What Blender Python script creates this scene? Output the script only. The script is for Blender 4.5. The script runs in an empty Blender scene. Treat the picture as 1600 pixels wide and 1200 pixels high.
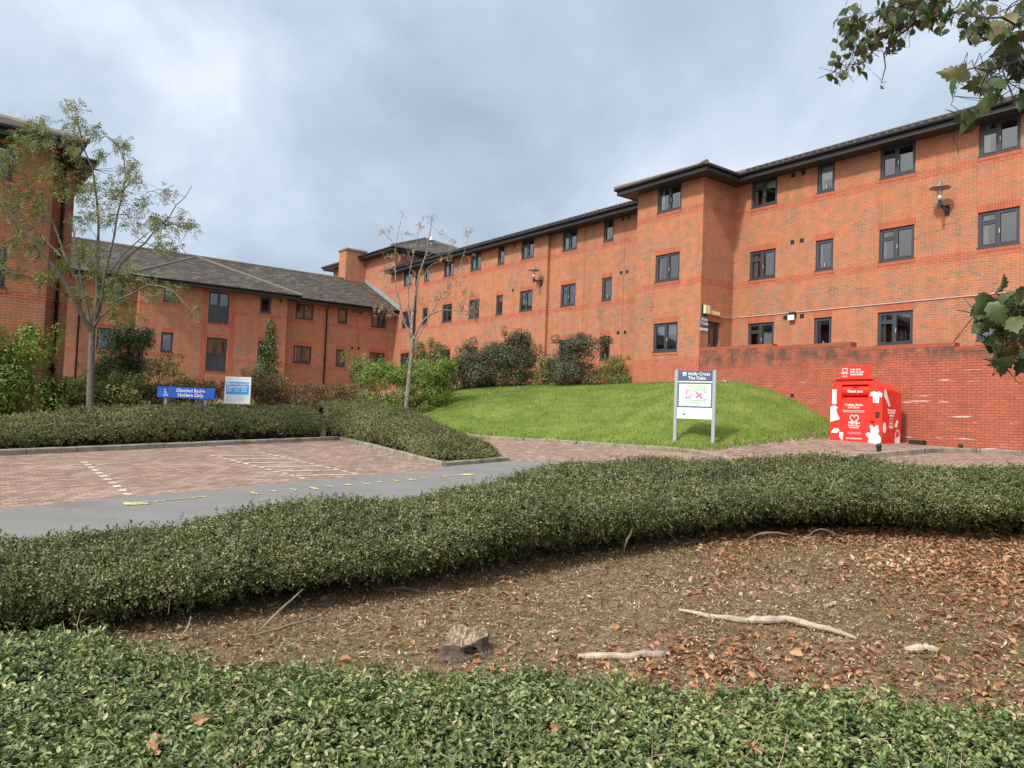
import bpy, bmesh, math, random
import numpy as np
from mathutils import Vector, Matrix
R_ = math.radians
random.seed(7); rng = np.random.default_rng(11)
scene = bpy.context.scene
COL = scene.collection

# ------------------------------------------------------------------ camera
FPX, PITCH, ROLL = 1195.4, .0428, .0390
cr, sr, cp, sp = math.cos(ROLL), math.sin(ROLL), math.cos(PITCH), math.sin(PITCH)
CR = Vector((cr, -sr*sp, sr*cp)); CU = Vector((-sr, -cr*sp, cr*cp)); CF = Vector((0, cp, sp))
cam = bpy.data.cameras.new('camera'); camo = bpy.data.objects.new('camera', cam); COL.objects.link(camo)
cam.sensor_width = 36; cam.lens = 36*FPX/1600; cam.clip_start = .05; cam.clip_end = 3000
camo.matrix_world = Matrix(((CR.x, CU.x, -CF.x, 0), (CR.y, CU.y, -CF.y, 0), (CR.z, CU.z, -CF.z, 0), (0, 0, 0, 1)))
scene.camera = camo

# ------------------------------------------------------------------ light
SUNAZ = math.atan2(-.66, -.75); SUNEL = R_(44)
sd = Vector((math.sin(SUNAZ)*math.cos(SUNEL), math.cos(SUNAZ)*math.cos(SUNEL), math.sin(SUNEL)))
sl = bpy.data.lights.new('sun', 'SUN'); sl.energy = 3.1; sl.angle = R_(5); sl.color = (1, .93, .82)
so = bpy.data.objects.new('sun', sl); COL.objects.link(so); so.rotation_euler = sd.to_track_quat('Z', 'Y').to_euler()

W = bpy.data.worlds.new('World'); scene.world = W; W.use_nodes = True
nt = W.node_tree; nt.nodes.clear()
def N(nt, t, **k):
    n = nt.nodes.new(t)
    for a, b in k.items(): setattr(n, a, b)
    return n
def ramp(nt, fac, stops, interp='LINEAR'):
    n = N(nt, 'ShaderNodeValToRGB'); cr_ = n.color_ramp; cr_.interpolation = interp
    while len(cr_.elements) < len(stops): cr_.elements.new(.5)
    for e, (p, c) in zip(cr_.elements, stops): e.position = p; e.color = (*c, 1)
    nt.links.new(fac, n.inputs[0]); return n.outputs[0]
def mth(nt, op, a, b=None, c=None, clamp=False):
    n = N(nt, 'ShaderNodeMath', operation=op); n.use_clamp = clamp
    for i, v in enumerate((a, b, c)):
        if v is None: continue
        if isinstance(v, (int, float)): n.inputs[i].default_value = v
        else: nt.links.new(v, n.inputs[i])
    return n.outputs[0]
def mixc(nt, fac, a, b, mode='MIX'):
    n = N(nt, 'ShaderNodeMix', data_type='RGBA', blend_type=mode)
    for s, v in ((n.inputs[0], fac), (n.inputs[6], a), (n.inputs[7], b)):
        if isinstance(v, (int, float)): s.default_value = v
        elif isinstance(v, tuple): s.default_value = (*v, 1)
        else: nt.links.new(v, s)
    return n.outputs[2]
def noise(nt, vec, scale, detail=4, rough=.55, dist=0, out=0):
    n = N(nt, 'ShaderNodeTexNoise'); n.inputs['Scale'].default_value = scale; n.inputs['Detail'].default_value = detail
    n.inputs['Roughness'].default_value = rough; n.inputs['Distortion'].default_value = dist
    if vec is not None: nt.links.new(vec, n.inputs['Vector'])
    return n.outputs[out]
sky = N(nt, 'ShaderNodeTexSky', sky_type='NISHITA'); sky.sun_disc = False; sky.sun_elevation = SUNEL; sky.sun_rotation = SUNAZ % (2*math.pi)
tc = N(nt, 'ShaderNodeTexCoord'); sx = N(nt, 'ShaderNodeSeparateXYZ'); nt.links.new(tc.outputs['Generated'], sx.inputs[0])
zz = mth(nt, 'ADD', mth(nt, 'MAXIMUM', sx.outputs[2], 0), .42)
cx = N(nt, 'ShaderNodeCombineXYZ'); nt.links.new(mth(nt, 'DIVIDE', sx.outputs[0], zz), cx.inputs[0]); nt.links.new(mth(nt, 'DIVIDE', sx.outputs[1], zz), cx.inputs[1])
mp = N(nt, 'ShaderNodeMapping'); mp.inputs['Scale'].default_value = (1, .8, 1); mp.inputs['Location'].default_value = (3.3, 1.7, 0); mp.inputs['Rotation'].default_value = (0, 0, .5)
nt.links.new(cx.outputs[0], mp.inputs[0])
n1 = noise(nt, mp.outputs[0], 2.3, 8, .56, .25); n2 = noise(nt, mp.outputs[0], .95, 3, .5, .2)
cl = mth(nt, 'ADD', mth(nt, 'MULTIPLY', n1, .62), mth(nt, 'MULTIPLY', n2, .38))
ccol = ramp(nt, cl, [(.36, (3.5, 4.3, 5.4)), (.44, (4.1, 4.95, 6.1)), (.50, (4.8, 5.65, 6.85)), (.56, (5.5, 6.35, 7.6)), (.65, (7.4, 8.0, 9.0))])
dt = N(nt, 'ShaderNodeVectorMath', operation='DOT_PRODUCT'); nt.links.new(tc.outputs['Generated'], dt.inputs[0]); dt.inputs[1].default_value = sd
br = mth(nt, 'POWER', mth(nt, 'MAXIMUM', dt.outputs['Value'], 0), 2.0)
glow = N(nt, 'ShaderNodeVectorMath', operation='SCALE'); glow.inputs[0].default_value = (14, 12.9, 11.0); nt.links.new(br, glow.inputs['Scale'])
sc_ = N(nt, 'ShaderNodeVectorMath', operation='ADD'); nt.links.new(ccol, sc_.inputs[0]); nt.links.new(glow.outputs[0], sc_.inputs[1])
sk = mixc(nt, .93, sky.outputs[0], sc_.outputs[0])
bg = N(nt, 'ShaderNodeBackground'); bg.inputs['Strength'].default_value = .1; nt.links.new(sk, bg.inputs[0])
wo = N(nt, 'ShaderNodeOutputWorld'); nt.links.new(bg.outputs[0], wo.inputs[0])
scene.view_settings.view_transform = 'Standard'; scene.view_settings.look = 'None'
scene.view_settings.exposure = 0.30; scene.view_settings.gamma = 1

# ------------------------------------------------------------------ helpers
def at(px, py, d):                       # a point d metres ahead, from photo measurements
    r = CF + CR*((px-800)/FPX) + CU*((600-py)/FPX); return r*(d/r.y)
def tag(o, label=None, cat=None, group=None, kind=None):
    if label: o['label'] = label
    if cat: o['category'] = cat
    if group: o['group'] = group
    if kind: o['kind'] = kind
    return o
def empty(name, loc, rz=0):
    o = bpy.data.objects.new(name, None); o.location = loc; o.rotation_euler = (0, 0, rz); o.empty_display_size = .2
    COL.objects.link(o); return o
def obj(name, bm, m, parent=None, loc=None, smooth=False):
    me = bpy.data.meshes.new(name)
    if smooth:
        for f in bm.faces: f.smooth = True
    bm.to_mesh(me); bm.free()
    for x in (m if isinstance(m, (list, tuple)) else [m]): me.materials.append(x)
    o = bpy.data.objects.new(name, me); COL.objects.link(o)
    if parent: o.parent = parent
    if loc is not None: o.location = loc
    return o
def box(bm, x0, x1, y0, y1, z0, z1, bev=0):
    v = [bm.verts.new(p) for p in ((x0,y0,z0),(x1,y0,z0),(x1,y1,z0),(x0,y1,z0),(x0,y0,z1),(x1,y0,z1),(x1,y1,z1),(x0,y1,z1))]
    fs = [bm.faces.new([v[i] for i in q]) for q in ((0,3,2,1),(4,5,6,7),(0,1,5,4),(1,2,6,5),(2,3,7,6),(3,0,4,7))]
    if bev:
        es = set(e for f in fs for e in f.edges); bmesh.ops.bevel(bm, geom=list(es), offset=bev, segments=2, affect='EDGES')
    return v
def poly(bm, pts):
    return bm.faces.new([bm.verts.new(p) for p in pts])
def tube(bm, pts, rad, n=8, cap=True):
    pts = [Vector(p) for p in pts]
    if isinstance(rad, (int, float)): rad = [rad]*len(pts)
    rings = []; prev = None
    for i, p in enumerate(pts):
        d = (pts[min(i+1, len(pts)-1)] - pts[max(i-1, 0)])
        if d.length < 1e-9: d = Vector((0, 0, 1))
        d.normalize()
        if prev is None: a = d.orthogonal().normalized()
        else:
            a = prev - d*prev.dot(d)
            a = a.normalized() if a.length > 1e-6 else d.orthogonal().normalized()
        prev = a; b = d.cross(a)
        rings.append([bm.verts.new(p + (a*math.cos(2*math.pi*k/n) + b*math.sin(2*math.pi*k/n))*rad[i]) for k in range(n)])
    for r0, r1 in zip(rings, rings[1:]):
        for k in range(n): bm.faces.new((r0[k], r0[(k+1) % n], r1[(k+1) % n], r1[k]))
    if cap and n > 2:
        bm.faces.new(rings[0][::-1]); bm.faces.new(rings[-1])
def lathe(bm, prof, n=20, c=(0, 0, 0)):
    rings = [[bm.verts.new((c[0]+r*math.cos(2*math.pi*k/n), c[1]+r*math.sin(2*math.pi*k/n), c[2]+z)) for k in range(n)] for r, z in prof]
    for r0, r1 in zip(rings, rings[1:]):
        for k in range(n): bm.faces.new((r0[k], r0[(k+1) % n], r1[(k+1) % n], r1[k]))
    return rings
def npmesh(name, V, F, m, parent=None, smooth=False):
    # V (n,3) ; F (m,k) all the same arity
    me = bpy.data.meshes.new(name); nv, (nf, k) = len(V), F.shape
    me.vertices.add(nv); me.vertices.foreach_set('co', np.ascontiguousarray(V, dtype=np.float32).ravel())
    me.loops.add(nf*k); me.loops.foreach_set('vertex_index', np.ascontiguousarray(F, dtype=np.int32).ravel())
    me.polygons.add(nf); me.polygons.foreach_set('loop_start', np.arange(0, nf*k, k, dtype=np.int32))
    me.polygons.foreach_set('loop_total', np.full(nf, k, dtype=np.int32))
    if smooth: me.polygons.foreach_set('use_smooth', np.ones(nf, dtype=bool))
    me.update(calc_edges=True); me.validate()
    for x in (m if isinstance(m, (list, tuple)) else [m]): me.materials.append(x)
    o = bpy.data.objects.new(name, me); COL.objects.link(o)
    if parent: o.parent = parent
    return o

# ------------------------------------------------------------------ materials
def newmat(name):
    m = bpy.data.materials.new(name); m.use_nodes = True; nt = m.node_tree
    return m, nt, nt.nodes['Principled BSDF']
def setv(nt, sock, v):
    if isinstance(v, (int, float)): sock.default_value = v
    elif isinstance(v, tuple): sock.default_value = (*v, 1)
    else: nt.links.new(v, sock)
def bump(nt, b, h, st=.5, dist=.01):
    n = N(nt, 'ShaderNodeBump'); n.inputs['Strength'].default_value = st; n.inputs['Distance'].default_value = dist
    nt.links.new(h, n.inputs['Height']); nt.links.new(n.outputs[0], b.inputs['Normal'])
def plain(name, col, rough=.6, metal=0, var=.12, scale=6, spec=.5, bmp=0):
    m, nt, b = newmat(name); t = N(nt, 'ShaderNodeTexCoord')
    n = noise(nt, t.outputs['Object'], scale, 5, .6)
    setv(nt, b.inputs['Base Color'], ramp(nt, n, [(.3, tuple(c*(1-var) for c in col)), (.7, tuple(min(1, c*(1+var)) for c in col))]))
    b.inputs['Roughness'].default_value = rough; b.inputs['Metallic'].default_value = metal
    b.inputs['Specular IOR Level'].default_value = spec
    if bmp: bump(nt, b, noise(nt, t.outputs['Object'], scale*6, 4), bmp, .01)
    return m
def leafmat(name, cols, trans=.25, rough=.5, clump=1.2, spec=.35):
    m, nt, b = newmat(name)
    g = N(nt, 'ShaderNodeNewGeometry')
    n = noise(nt, g.outputs['Position'], clump, 3, .6)
    f = mth(nt, 'ADD', mth(nt, 'MULTIPLY', g.outputs['Random Per Island'], .75), mth(nt, 'MULTIPLY', mth(nt, 'SUBTRACT', n, .36), .9), clamp=True)
    k = len(cols); c = ramp(nt, f, [(i/(k-1), q) for i, q in enumerate(cols)])
    setv(nt, b.inputs['Base Color'], c); b.inputs['Roughness'].default_value = rough; b.inputs['Specular IOR Level'].default_value = spec
    tr = N(nt, 'ShaderNodeBsdfTranslucent'); nt.links.new(c, tr.inputs[0])
    mx = N(nt, 'ShaderNodeMixShader'); mx.inputs[0].default_value = trans
    nt.links.new(b.outputs[0], mx.inputs[1]); nt.links.new(tr.outputs[0], mx.inputs[2])
    nt.links.new(mx.outputs[0], nt.nodes['Material Output'].inputs[0]); return m
def wallvec(nt, zs=1):
    t = N(nt, 'ShaderNodeTexCoord'); s = N(nt, 'ShaderNodeSeparateXYZ'); nt.links.new(t.outputs['Object'], s.inputs[0])
    c = N(nt, 'ShaderNodeCombineXYZ'); nt.links.new(mth(nt, 'ADD', s.outputs[0], s.outputs[1]), c.inputs[0])
    nt.links.new(mth(nt, 'MULTIPLY', s.outputs[2], zs) if zs != 1 else s.outputs[2], c.inputs[1]); return c.outputs[0], t.outputs['Object'], s
def bricktex(nt, vec, w, h, mortar, off=.5):
    n = N(nt, 'ShaderNodeTexBrick'); n.offset = off; nt.links.new(vec, n.inputs['Vector'])
    n.inputs['Color1'].default_value = (0, 0, 0, 1); n.inputs['Color2'].default_value = (1, 1, 1, 1); n.inputs['Mortar'].default_value = (0, 0, 0, 1)
    n.inputs['Scale'].default_value = 1; n.inputs['Brick Width'].default_value = w; n.inputs['Row Height'].default_value = h
    n.inputs['Mortar Size'].default_value = mortar; n.inputs['Mortar Smooth'].default_value = .1; return n
def brickmat(name, tones, mortar, bands=(), bandtones=None, patch=.95, size=(.225, .075), msize=.006, stains=False, off=.5, rough=.85, plinth=None):
    grime = True
    m, nt, b = newmat(name); vec, ov, s = wallvec(nt); bt = bricktex(nt, vec, size[0], size[1], msize, off)
    g = N(nt, 'ShaderNodeNewGeometry'); gs = N(nt, 'ShaderNodeSeparateXYZ'); nt.links.new(g.outputs['Position'], gs.inputs[0])
    pn = noise(nt, ov, .55, 4, .6, .6)
    f = mth(nt, 'ADD', mth(nt, 'MULTIPLY', bt.outputs['Color'], .62), mth(nt, 'MULTIPLY', mth(nt, 'SUBTRACT', pn, .32), patch), clamp=True)
    k = len(tones); col = ramp(nt, f, [(i/(k-1), q) for i, q in enumerate(tones)])
    if bands or plinth is not None:
        tot = None
        for z0, z1 in bands:
            q = mth(nt, 'LESS_THAN', mth(nt, 'ABSOLUTE', mth(nt, 'SUBTRACT', gs.outputs[2], (z0+z1)/2)), (z1-z0)/2)
            tot = q if tot is None else mth(nt, 'ADD', tot, q)
        if plinth is not None:
            q = mth(nt, 'LESS_THAN', gs.outputs[2], plinth); tot = q if tot is None else mth(nt, 'MAXIMUM', tot, q)
        bt2 = ramp(nt, bt.outputs['Color'], [(0, bandtones[0]), (1, bandtones[1])])
        col = mixc(nt, tot, col, bt2)
    col = mixc(nt, bt.outputs['Fac'], col, mortar)
    gr = noise(nt, ov, 3.1, 5, .65)
    col = mixc(nt, 1.0, col, ramp(nt, gr, [(.25, (.80, .80, .80)), (.75, (1.12, 1.1, 1.08))]), 'MULTIPLY')
    mps = N(nt, 'ShaderNodeMapping'); mps.inputs['Scale'].default_value = (1.6, 1.6, .16); nt.links.new(ov, mps.inputs[0])
    stk = noise(nt, mps.outputs[0], 1.5, 6, .65)
    col = mixc(nt, 1.0, col, ramp(nt, stk, [(.30, (.86, .855, .85)), (.5, (1, 1, 1)), (.72, (1.05, 1.04, 1.03))]), 'MULTIPLY')
    if stains:
        # lime bloom in broken horizontal runs, and dark algae below the coping
        mpn = N(nt, 'ShaderNodeMapping'); mpn.inputs['Scale'].default_value = (.8, .8, 9); nt.links.new(ov, mpn.inputs[0])
        w = noise(nt, mpn.outputs[0], 1.1, 6, .72, .3)
        zz = gs.outputs[2]
        low = mth(nt, 'LESS_THAN', zz, 1.75)
        w2 = mth(nt, 'MULTIPLY', ramp(nt, w, [(.605, (0, 0, 0)), (.655, (1, 1, 1))]), low)
        col = mixc(nt, mth(nt, 'MULTIPLY', w2, .8), col, (.72, .62, .58))
        mp2 = N(nt, 'ShaderNodeMapping'); mp2.inputs['Scale'].default_value = (1.0, 1.0, .8); nt.links.new(ov, mp2.inputs[0])
        a = noise(nt, mp2.outputs[0], 1.7, 7, .75)
        hi = mth(nt, 'MULTIPLY', mth(nt, 'SUBTRACT', zz, 1.85), 2.4, clamp=True)
        a2 = mth(nt, 'MULTIPLY', ramp(nt, a, [(.43, (0, 0, 0)), (.57, (1, 1, 1))]), hi)
        col = mixc(nt, mth(nt, 'MULTIPLY', a2, .88), col, (.075, .06, .055))
    setv(nt, b.inputs['Base Color'], col); b.inputs['Roughness'].default_value = rough; b.inputs['Specular IOR Level'].default_value = .25
    h = mth(nt, 'SUBTRACT', mth(nt, 'MULTIPLY', gr, .3), bt.outputs['Fac']); bump(nt, b, h, .5, .006)
    return m
TON = [(.50, .166, .078), (.455, .152, .074), (.39, .155, .085), (.285, .165, .106), (.18, .130, .098)]
RED = ((.36, .098, .060), (.42, .122, .072))
M = {}
M['brick'] = brickmat('orange_brick', TON, (.48, .28, .19), bands=[(5.13, 5.39), (7.83, 8.09)], bandtones=RED, plinth=2.45)
M['brick_e'] = brickmat('orange_brick_wing', TON, (.48, .28, .19), bands=[(5.13, 5.36), (2.44, 2.68)], bandtones=RED)
M['soldier'] = brickmat('soldier_brick', [RED[0], (.43, .10, .05), RED[1]], (.44, .25, .17), size=(.075, .24), off=0, patch=.3)
M['pier'] = brickmat('red_brick', [RED[0], (.43, .10, .05), RED[1]], (.36, .19, .13), patch=.3)
M['wallbrick'] = brickmat('retaining_brick', [(.44, .125, .072), (.38, .11, .068), (.31, .10, .068)], (.15, .063, .045), patch=.5, msize=.0065, stains=True)
M['cope'] = brickmat('coping_brick', [(.37, .09, .05), (.32, .085, .05)], (.19, .08, .055), size=(.075, .3), off=0, patch=.4)
def rooftile():
    m, nt, b = newmat('roof_tile'); vec, ov, s = wallvec(nt, 1/math.sin(R_(25)))
    bt = bricktex(nt, vec, .30, .26, .004)
    n = noise(nt, ov, .9, 5, .6)
    f = mth(nt, 'ADD', mth(nt, 'MULTIPLY', bt.outputs['Color'], .55), mth(nt, 'MULTIPLY', n, .45))
    c = ramp(nt, f, [(.15, (.045, .038, .034)), (.5, (.078, .066, .058)), (.8, (.130, .110, .092))])
    sepv = N(nt, 'ShaderNodeSeparateXYZ'); nt.links.new(vec, sepv.inputs[0]); saw = mth(nt, 'FRACT', mth(nt, 'DIVIDE', sepv.outputs[1], .26))
    c = mixc(nt, mth(nt, 'LESS_THAN', saw, .2), c, (.022, .02, .02))  # dark line along each tile lap: the lap's shadow put into the colour
    setv(nt, b.inputs['Base Color'], c); b.inputs['Roughness'].default_value = .9; b.inputs['Specular IOR Level'].default_value = .2
    bump(nt, b, mth(nt, 'SUBTRACT', mth(nt, 'MULTIPLY', saw, -1), bt.outputs['Fac']), .8, .03); return m
M['tile'] = rooftile()
M['ridge'] = plain('ridge_tile', (.15, .125, .105), .85, bmp=.3, scale=4)
M['black'] = plain('eaves_black', (.012, .013, .016), .35, var=.1)
M['fascia'] = plain('eaves_fascia', (.009, .010, .012), .5, var=.15); M['trim'] = plain('eaves_trim', (.05, .055, .065), .4, var=.1)
M['soffit'] = plain('soffit_board', (.03, .032, .036), .5)
M['frame'] = plain('window_frame', (.042, .050, .062), .4, var=.06)
M['panel'] = plain('spandrel_panel', (.04, .046, .058), .35, var=.08)
M['lead'] = plain('lead_flashing', (.33, .35, .37), .5, .3)
M['concrete'] = plain('concrete', (.27, .25, .215), .9, var=.35, scale=5, bmp=.6)
M['cap'] = plain('concrete_cap', (.24, .19, .16), .9, var=.2)
M['shade'] = plain('lamp_shade_metal', (.27, .23, .21), .35, .4, var=.2)
M['white'] = plain('white_paint', (.78, .78, .77), .5, var=.03)
M['cream'] = plain('cream_plastic', (.72, .62, .36), .5, var=.06)
M['offwhite'] = plain('curtain_cloth', (.62, .62, .6), .9, var=.1)
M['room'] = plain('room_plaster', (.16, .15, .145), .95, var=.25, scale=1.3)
M['vent'] = plain('vent_black', (.012, .011, .011), .7)
M['steel'] = plain('galvanised_steel', (.55, .58, .60), .45, .5, var=.1)
M['metalgrey'] = plain('sign_post_grey', (.34, .38, .42), .45, .3, var=.06)
M['postblue'] = plain('painted_post', (.20, .24, .28), .5, var=.12)
M['signblue'] = plain('sign_blue', (.005, .115, .62), .38, var=.05)
M['lightblue'] = plain('notice_blue', (.03, .30, .66), .4, var=.05)
M['navy'] = plain('sign_slate_blue', (.072, .098, .165), .4, var=.05)
M['signwhite'] = plain('sign_white', (.66, .69, .72), .4, var=.02)
M['textgrey'] = plain('print_grey', (.42, .46, .52), .5)
M['red'] = plain('bin_red', (.72, .036, .024), .38, var=.13, scale=4)
M['reddark'] = plain('bin_red_dark', (.10, .006, .006), .6)
M['pink'] = plain('bin_pink', (.85, .16, .25), .45)
M['conduit'] = plain('conduit_grey', (.55, .42, .40), .5, .2)
M['bark'] = plain('bark', (.13, .115, .095), .95, var=.45, scale=14, bmp=1)
M['barkdark'] = plain('bark_dark', (.055, .045, .038), .95, var=.4, scale=14, bmp=1)
M['barkpale'] = plain('bark_pale', (.22, .19, .16), .95, var=.75, scale=14, bmp=1)
M['deadwood'] = plain('dead_wood', (.40, .33, .26), .9, var=.35, scale=11, bmp=1)
M['twigpale'] = plain('dry_twig', (.21, .165, .115), .9, var=.3, scale=12)
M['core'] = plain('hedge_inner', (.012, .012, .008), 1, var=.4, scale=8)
M['mapgreen'] = plain('map_green', (.42, .62, .46), .4, var=.1)
M['mappink'] = plain('map_pink', (.75, .12, .30), .4)
M['mapyellow'] = plain('map_yellow', (.75, .72, .22), .4)

def glassmat(name, tint, gl, rf=1.75):
    m, nt, b = newmat(name); nt.nodes.remove(b)
    fr = N(nt, 'ShaderNodeFresnel'); fr.inputs['IOR'].default_value = rf
    tr = N(nt, 'ShaderNodeBsdfTransparent'); tr.inputs[0].default_value = (*tint, 1)
    gs = N(nt, 'ShaderNodeBsdfGlossy'); gs.inputs['Roughness'].default_value = .03; gs.inputs[0].default_value = (gl, gl, gl, 1)
    t = N(nt, 'ShaderNodeTexCoord'); bp = N(nt, 'ShaderNodeBump'); bp.inputs['Strength'].default_value = .06; bp.inputs['Distance'].default_value = .02
    nt.links.new(noise(nt, t.outputs['Object'], 1.5, 2), bp.inputs['Height']); nt.links.new(bp.outputs[0], gs.inputs['Normal'])
    mx = N(nt, 'ShaderNodeMixShader'); nt.links.new(mth(nt, 'MULTIPLY', fr.outputs[0], 2.0, clamp=True), mx.inputs[0])
    nt.links.new(tr.outputs[0], mx.inputs[1]); nt.links.new(gs.outputs[0], mx.inputs[2])
    nt.links.new(mx.outputs[0], nt.nodes['Material Output'].inputs[0]); return m
M['glass'] = glassmat('window_glass', (.75, .80, .82), 1.0)
M['lampglass'] = glassmat('lamp_glass', (.93, .95, .96), .9, 1.4)

def groundmat(name, kind):
    m, nt, b = newmat(name); g = N(nt, 'ShaderNodeNewGeometry'); P = g.outputs['Position']
    if kind == 'asphalt':
        a = noise(nt, P, 60, 4, .7); c = noise(nt, P, 1.1, 4, .6)
        sxx = N(nt, 'ShaderNodeSeparateXYZ'); nt.links.new(P, sxx.inputs[0])
        mpn = N(nt, 'ShaderNodeMapping'); mpn.inputs['Rotation'].default_value = (0, 0, -.91); mpn.inputs['Scale'].default_value = (.08, 1.1, 1)
        nt.links.new(P, mpn.inputs[0]); tr = noise(nt, mpn.outputs[0], 1.6, 3, .5)
        f = mth(nt, 'ADD', mth(nt, 'MULTIPLY', a, .62), mth(nt, 'ADD', mth(nt, 'MULTIPLY', c, .18), mth(nt, 'MULTIPLY', tr, .2)))
        st_ = noise(nt, P, .55, 6, .7)
        f = mth(nt, 'SUBTRACT', f, mth(nt, 'MULTIPLY', ramp(nt, st_, [(.55, (0, 0, 0)), (.66, (1, 1, 1))]), .10))
        col = ramp(nt, f, [(.3, (.12, .12, .12)), (.5, (.19, .19, .188)), (.7, (.27, .27, .265))])
        bump(nt, b, a, .6, .004)
    elif kind == 'paving':
        mpn = N(nt, 'ShaderNodeMapping'); mpn.inputs['Rotation'].default_value = (0, 0, -.92); nt.links.new(P, mpn.inputs[0])
        bt = bricktex(nt, mpn.outputs[0], .2, .1, .006)
        n = noise(nt, P, .8, 5, .65); n3 = noise(nt, P, 14, 4, .7)
        f = mth(nt, 'ADD', mth(nt, 'MULTIPLY', bt.outputs['Color'], .4), mth(nt, 'ADD', mth(nt, 'MULTIPLY', n, .4), mth(nt, 'MULTIPLY', n3, .3)))
        col = ramp(nt, f, [(.25, (.17, .115, .095)), (.5, (.26, .178, .148)), (.72, (.36, .25, .21)), (.9, (.44, .335, .28))])
        col = mixc(nt, bt.outputs['Fac'], col, (.13, .095, .075))
        dirt = ramp(nt, noise(nt, P, 1.9, 6, .7), [(.52, (0, 0, 0)), (.68, (1, 1, 1))])
        col = mixc(nt, mth(nt, 'MULTIPLY', dirt, .55), col, (.17, .125, .09))
        bump(nt, b, mth(nt, 'SUBTRACT', mth(nt, 'MULTIPLY', n3, .4), bt.outputs['Fac']), .6, .006)
    elif kind == 'mulch':
        a = noise(nt, P, 9, 8, .75); c = noise(nt, P, .7, 4, .6); d = noise(nt, P, 45, 4, .8)
        col = ramp(nt, mth(nt, 'ADD', mth(nt, 'MULTIPLY', a, .55), mth(nt, 'MULTIPLY', d, .45)), [(.36, (.050, .031, .021)), (.46, (.155, .098, .062)), (.56, (.29, .20, .13)), (.68, (.50, .39, .28))])
        moss = ramp(nt, mth(nt, 'ADD', mth(nt, 'MULTIPLY', c, .7), mth(nt, 'MULTIPLY', a, .3)), [(.5, (0, 0, 0)), (.62, (1, 1, 1))])
        col = mixc(nt, mth(nt, 'MULTIPLY', moss, .6), col, (.13, .125, .045))
        bump(nt, b, mth(nt, 'ADD', a, mth(nt, 'MULTIPLY', d, .4)), 1, .03)
    else:
        a = noise(nt, P, 1.2, 5, .65); c = noise(nt, P, 30, 3, .7)
        col = ramp(nt, mth(nt, 'ADD', mth(nt, 'MULTIPLY', a, .55), mth(nt, 'MULTIPLY', c, .45)), [(.3, (.06, .10, .014)), (.46, (.11, .17, .026)), (.6, (.19, .235, .05)), (.72, (.30, .28, .12))])
        bump(nt, b, c, .8, .03)
    setv(nt, b.inputs['Base Color'], col); b.inputs['Roughness'].default_value = .95; b.inputs['Specular IOR Level'].default_value = .2
    return m
M['asphalt'] = groundmat('asphalt', 'asphalt'); M['paving'] = groundmat('block_paving', 'paving')
M['mulch'] = groundmat('bark_mulch', 'mulch'); M['lawn'] = groundmat('lawn_soil', 'lawn')
def wornpaint(name, col, under, thr):
    m, nt, b = newmat(name); g = N(nt, 'ShaderNodeNewGeometry')
    n = noise(nt, g.outputs['Position'], 16, 6, .75)
    setv(nt, b.inputs['Base Color'], mixc(nt, ramp(nt, n, [(thr, (0, 0, 0)), (thr+.08, (1, 1, 1))]), under, col)); b.inputs['Roughness'].default_value = .8; return m
M['yellow'] = wornpaint('yellow_paint', (.74, .60, .16), (.24, .24, .20), .48)
M['whiteline'] = wornpaint('worn_white_paint', (.60, .55, .50), (.34, .26, .22), .46)

# ------------------------------------------------------------------ terrain
TOE = [(-12, 60), (-9.5, 37), (-6.5, 29.5), (-3.2, 25.2), (-.4, 23.8), (1.2, 23.2), (2.75, 21.5), (4.05, 20.0), (4.6, 18.95), (5.8, 19.9), (7.3, 20.9), (9.0, 22.2), (10.6, 23.2)]
TPOLY = TOE + [(30, 40), (30, 80), (-12, 80)]
def ss(t): t = np.clip(t, 0, 1); return t*t*(3-2*t)
def G0(x, y): return -1.9555 - .014*np.clip(x, -30, 30) + .0508*np.clip(y, -10, 45) + .7*ss((x+1)/12.)
def inpoly(P, x, y):
    c = np.zeros(np.shape(x), bool); j = len(P)-1
    for i in range(len(P)):
        xi, yi = P[i]; xj, yj = P[j]
        if yi != yj:
            c ^= ((yi > y) != (yj > y)) & (x < (xj-xi)*(y-yi)/(yj-yi)+xi)
        j = i
    return c
def dpl(P, x, y):
    d = np.full(np.shape(x), 1e9)
    for (x0, y0), (x1, y1) in zip(P, P[1:]):
        ex, ey = x1-x0, y1-y0; t = np.clip(((x-x0)*ex+(y-y0)*ey)/(ex*ex+ey*ey), 0, 1)
        d = np.minimum(d, np.hypot(x-x0-ex*t, y-y0-ey*t))
    return d
def bank(x, y):
    d = dpl(TOE, x, y); Lx = 8.5 - 4.0*ss((x-4)/4.); t = np.minimum(1, d/Lx)
    return np.where(inpoly(TPOLY, x, y), 1.66*(1-(1-t)**1.7), 0.)
def G(x, y):
    x = np.asarray(x, float); y = np.asarray(y, float); return G0(x, y) + bank(x, y)
def gz(x, y): return float(G(np.array([x]), np.array([y]))[0])
def axis(a, b, fine, lo, hi):
    v = list(np.arange(lo, hi+1e-6, fine)); s = fine
    while v[-1] < b: s *= 1.25; v.append(v[-1]+s)
    s = fine
    while v[0] > a: s *= 1.25; v.insert(0, v[0]-s)
    return np.array(v)
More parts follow.
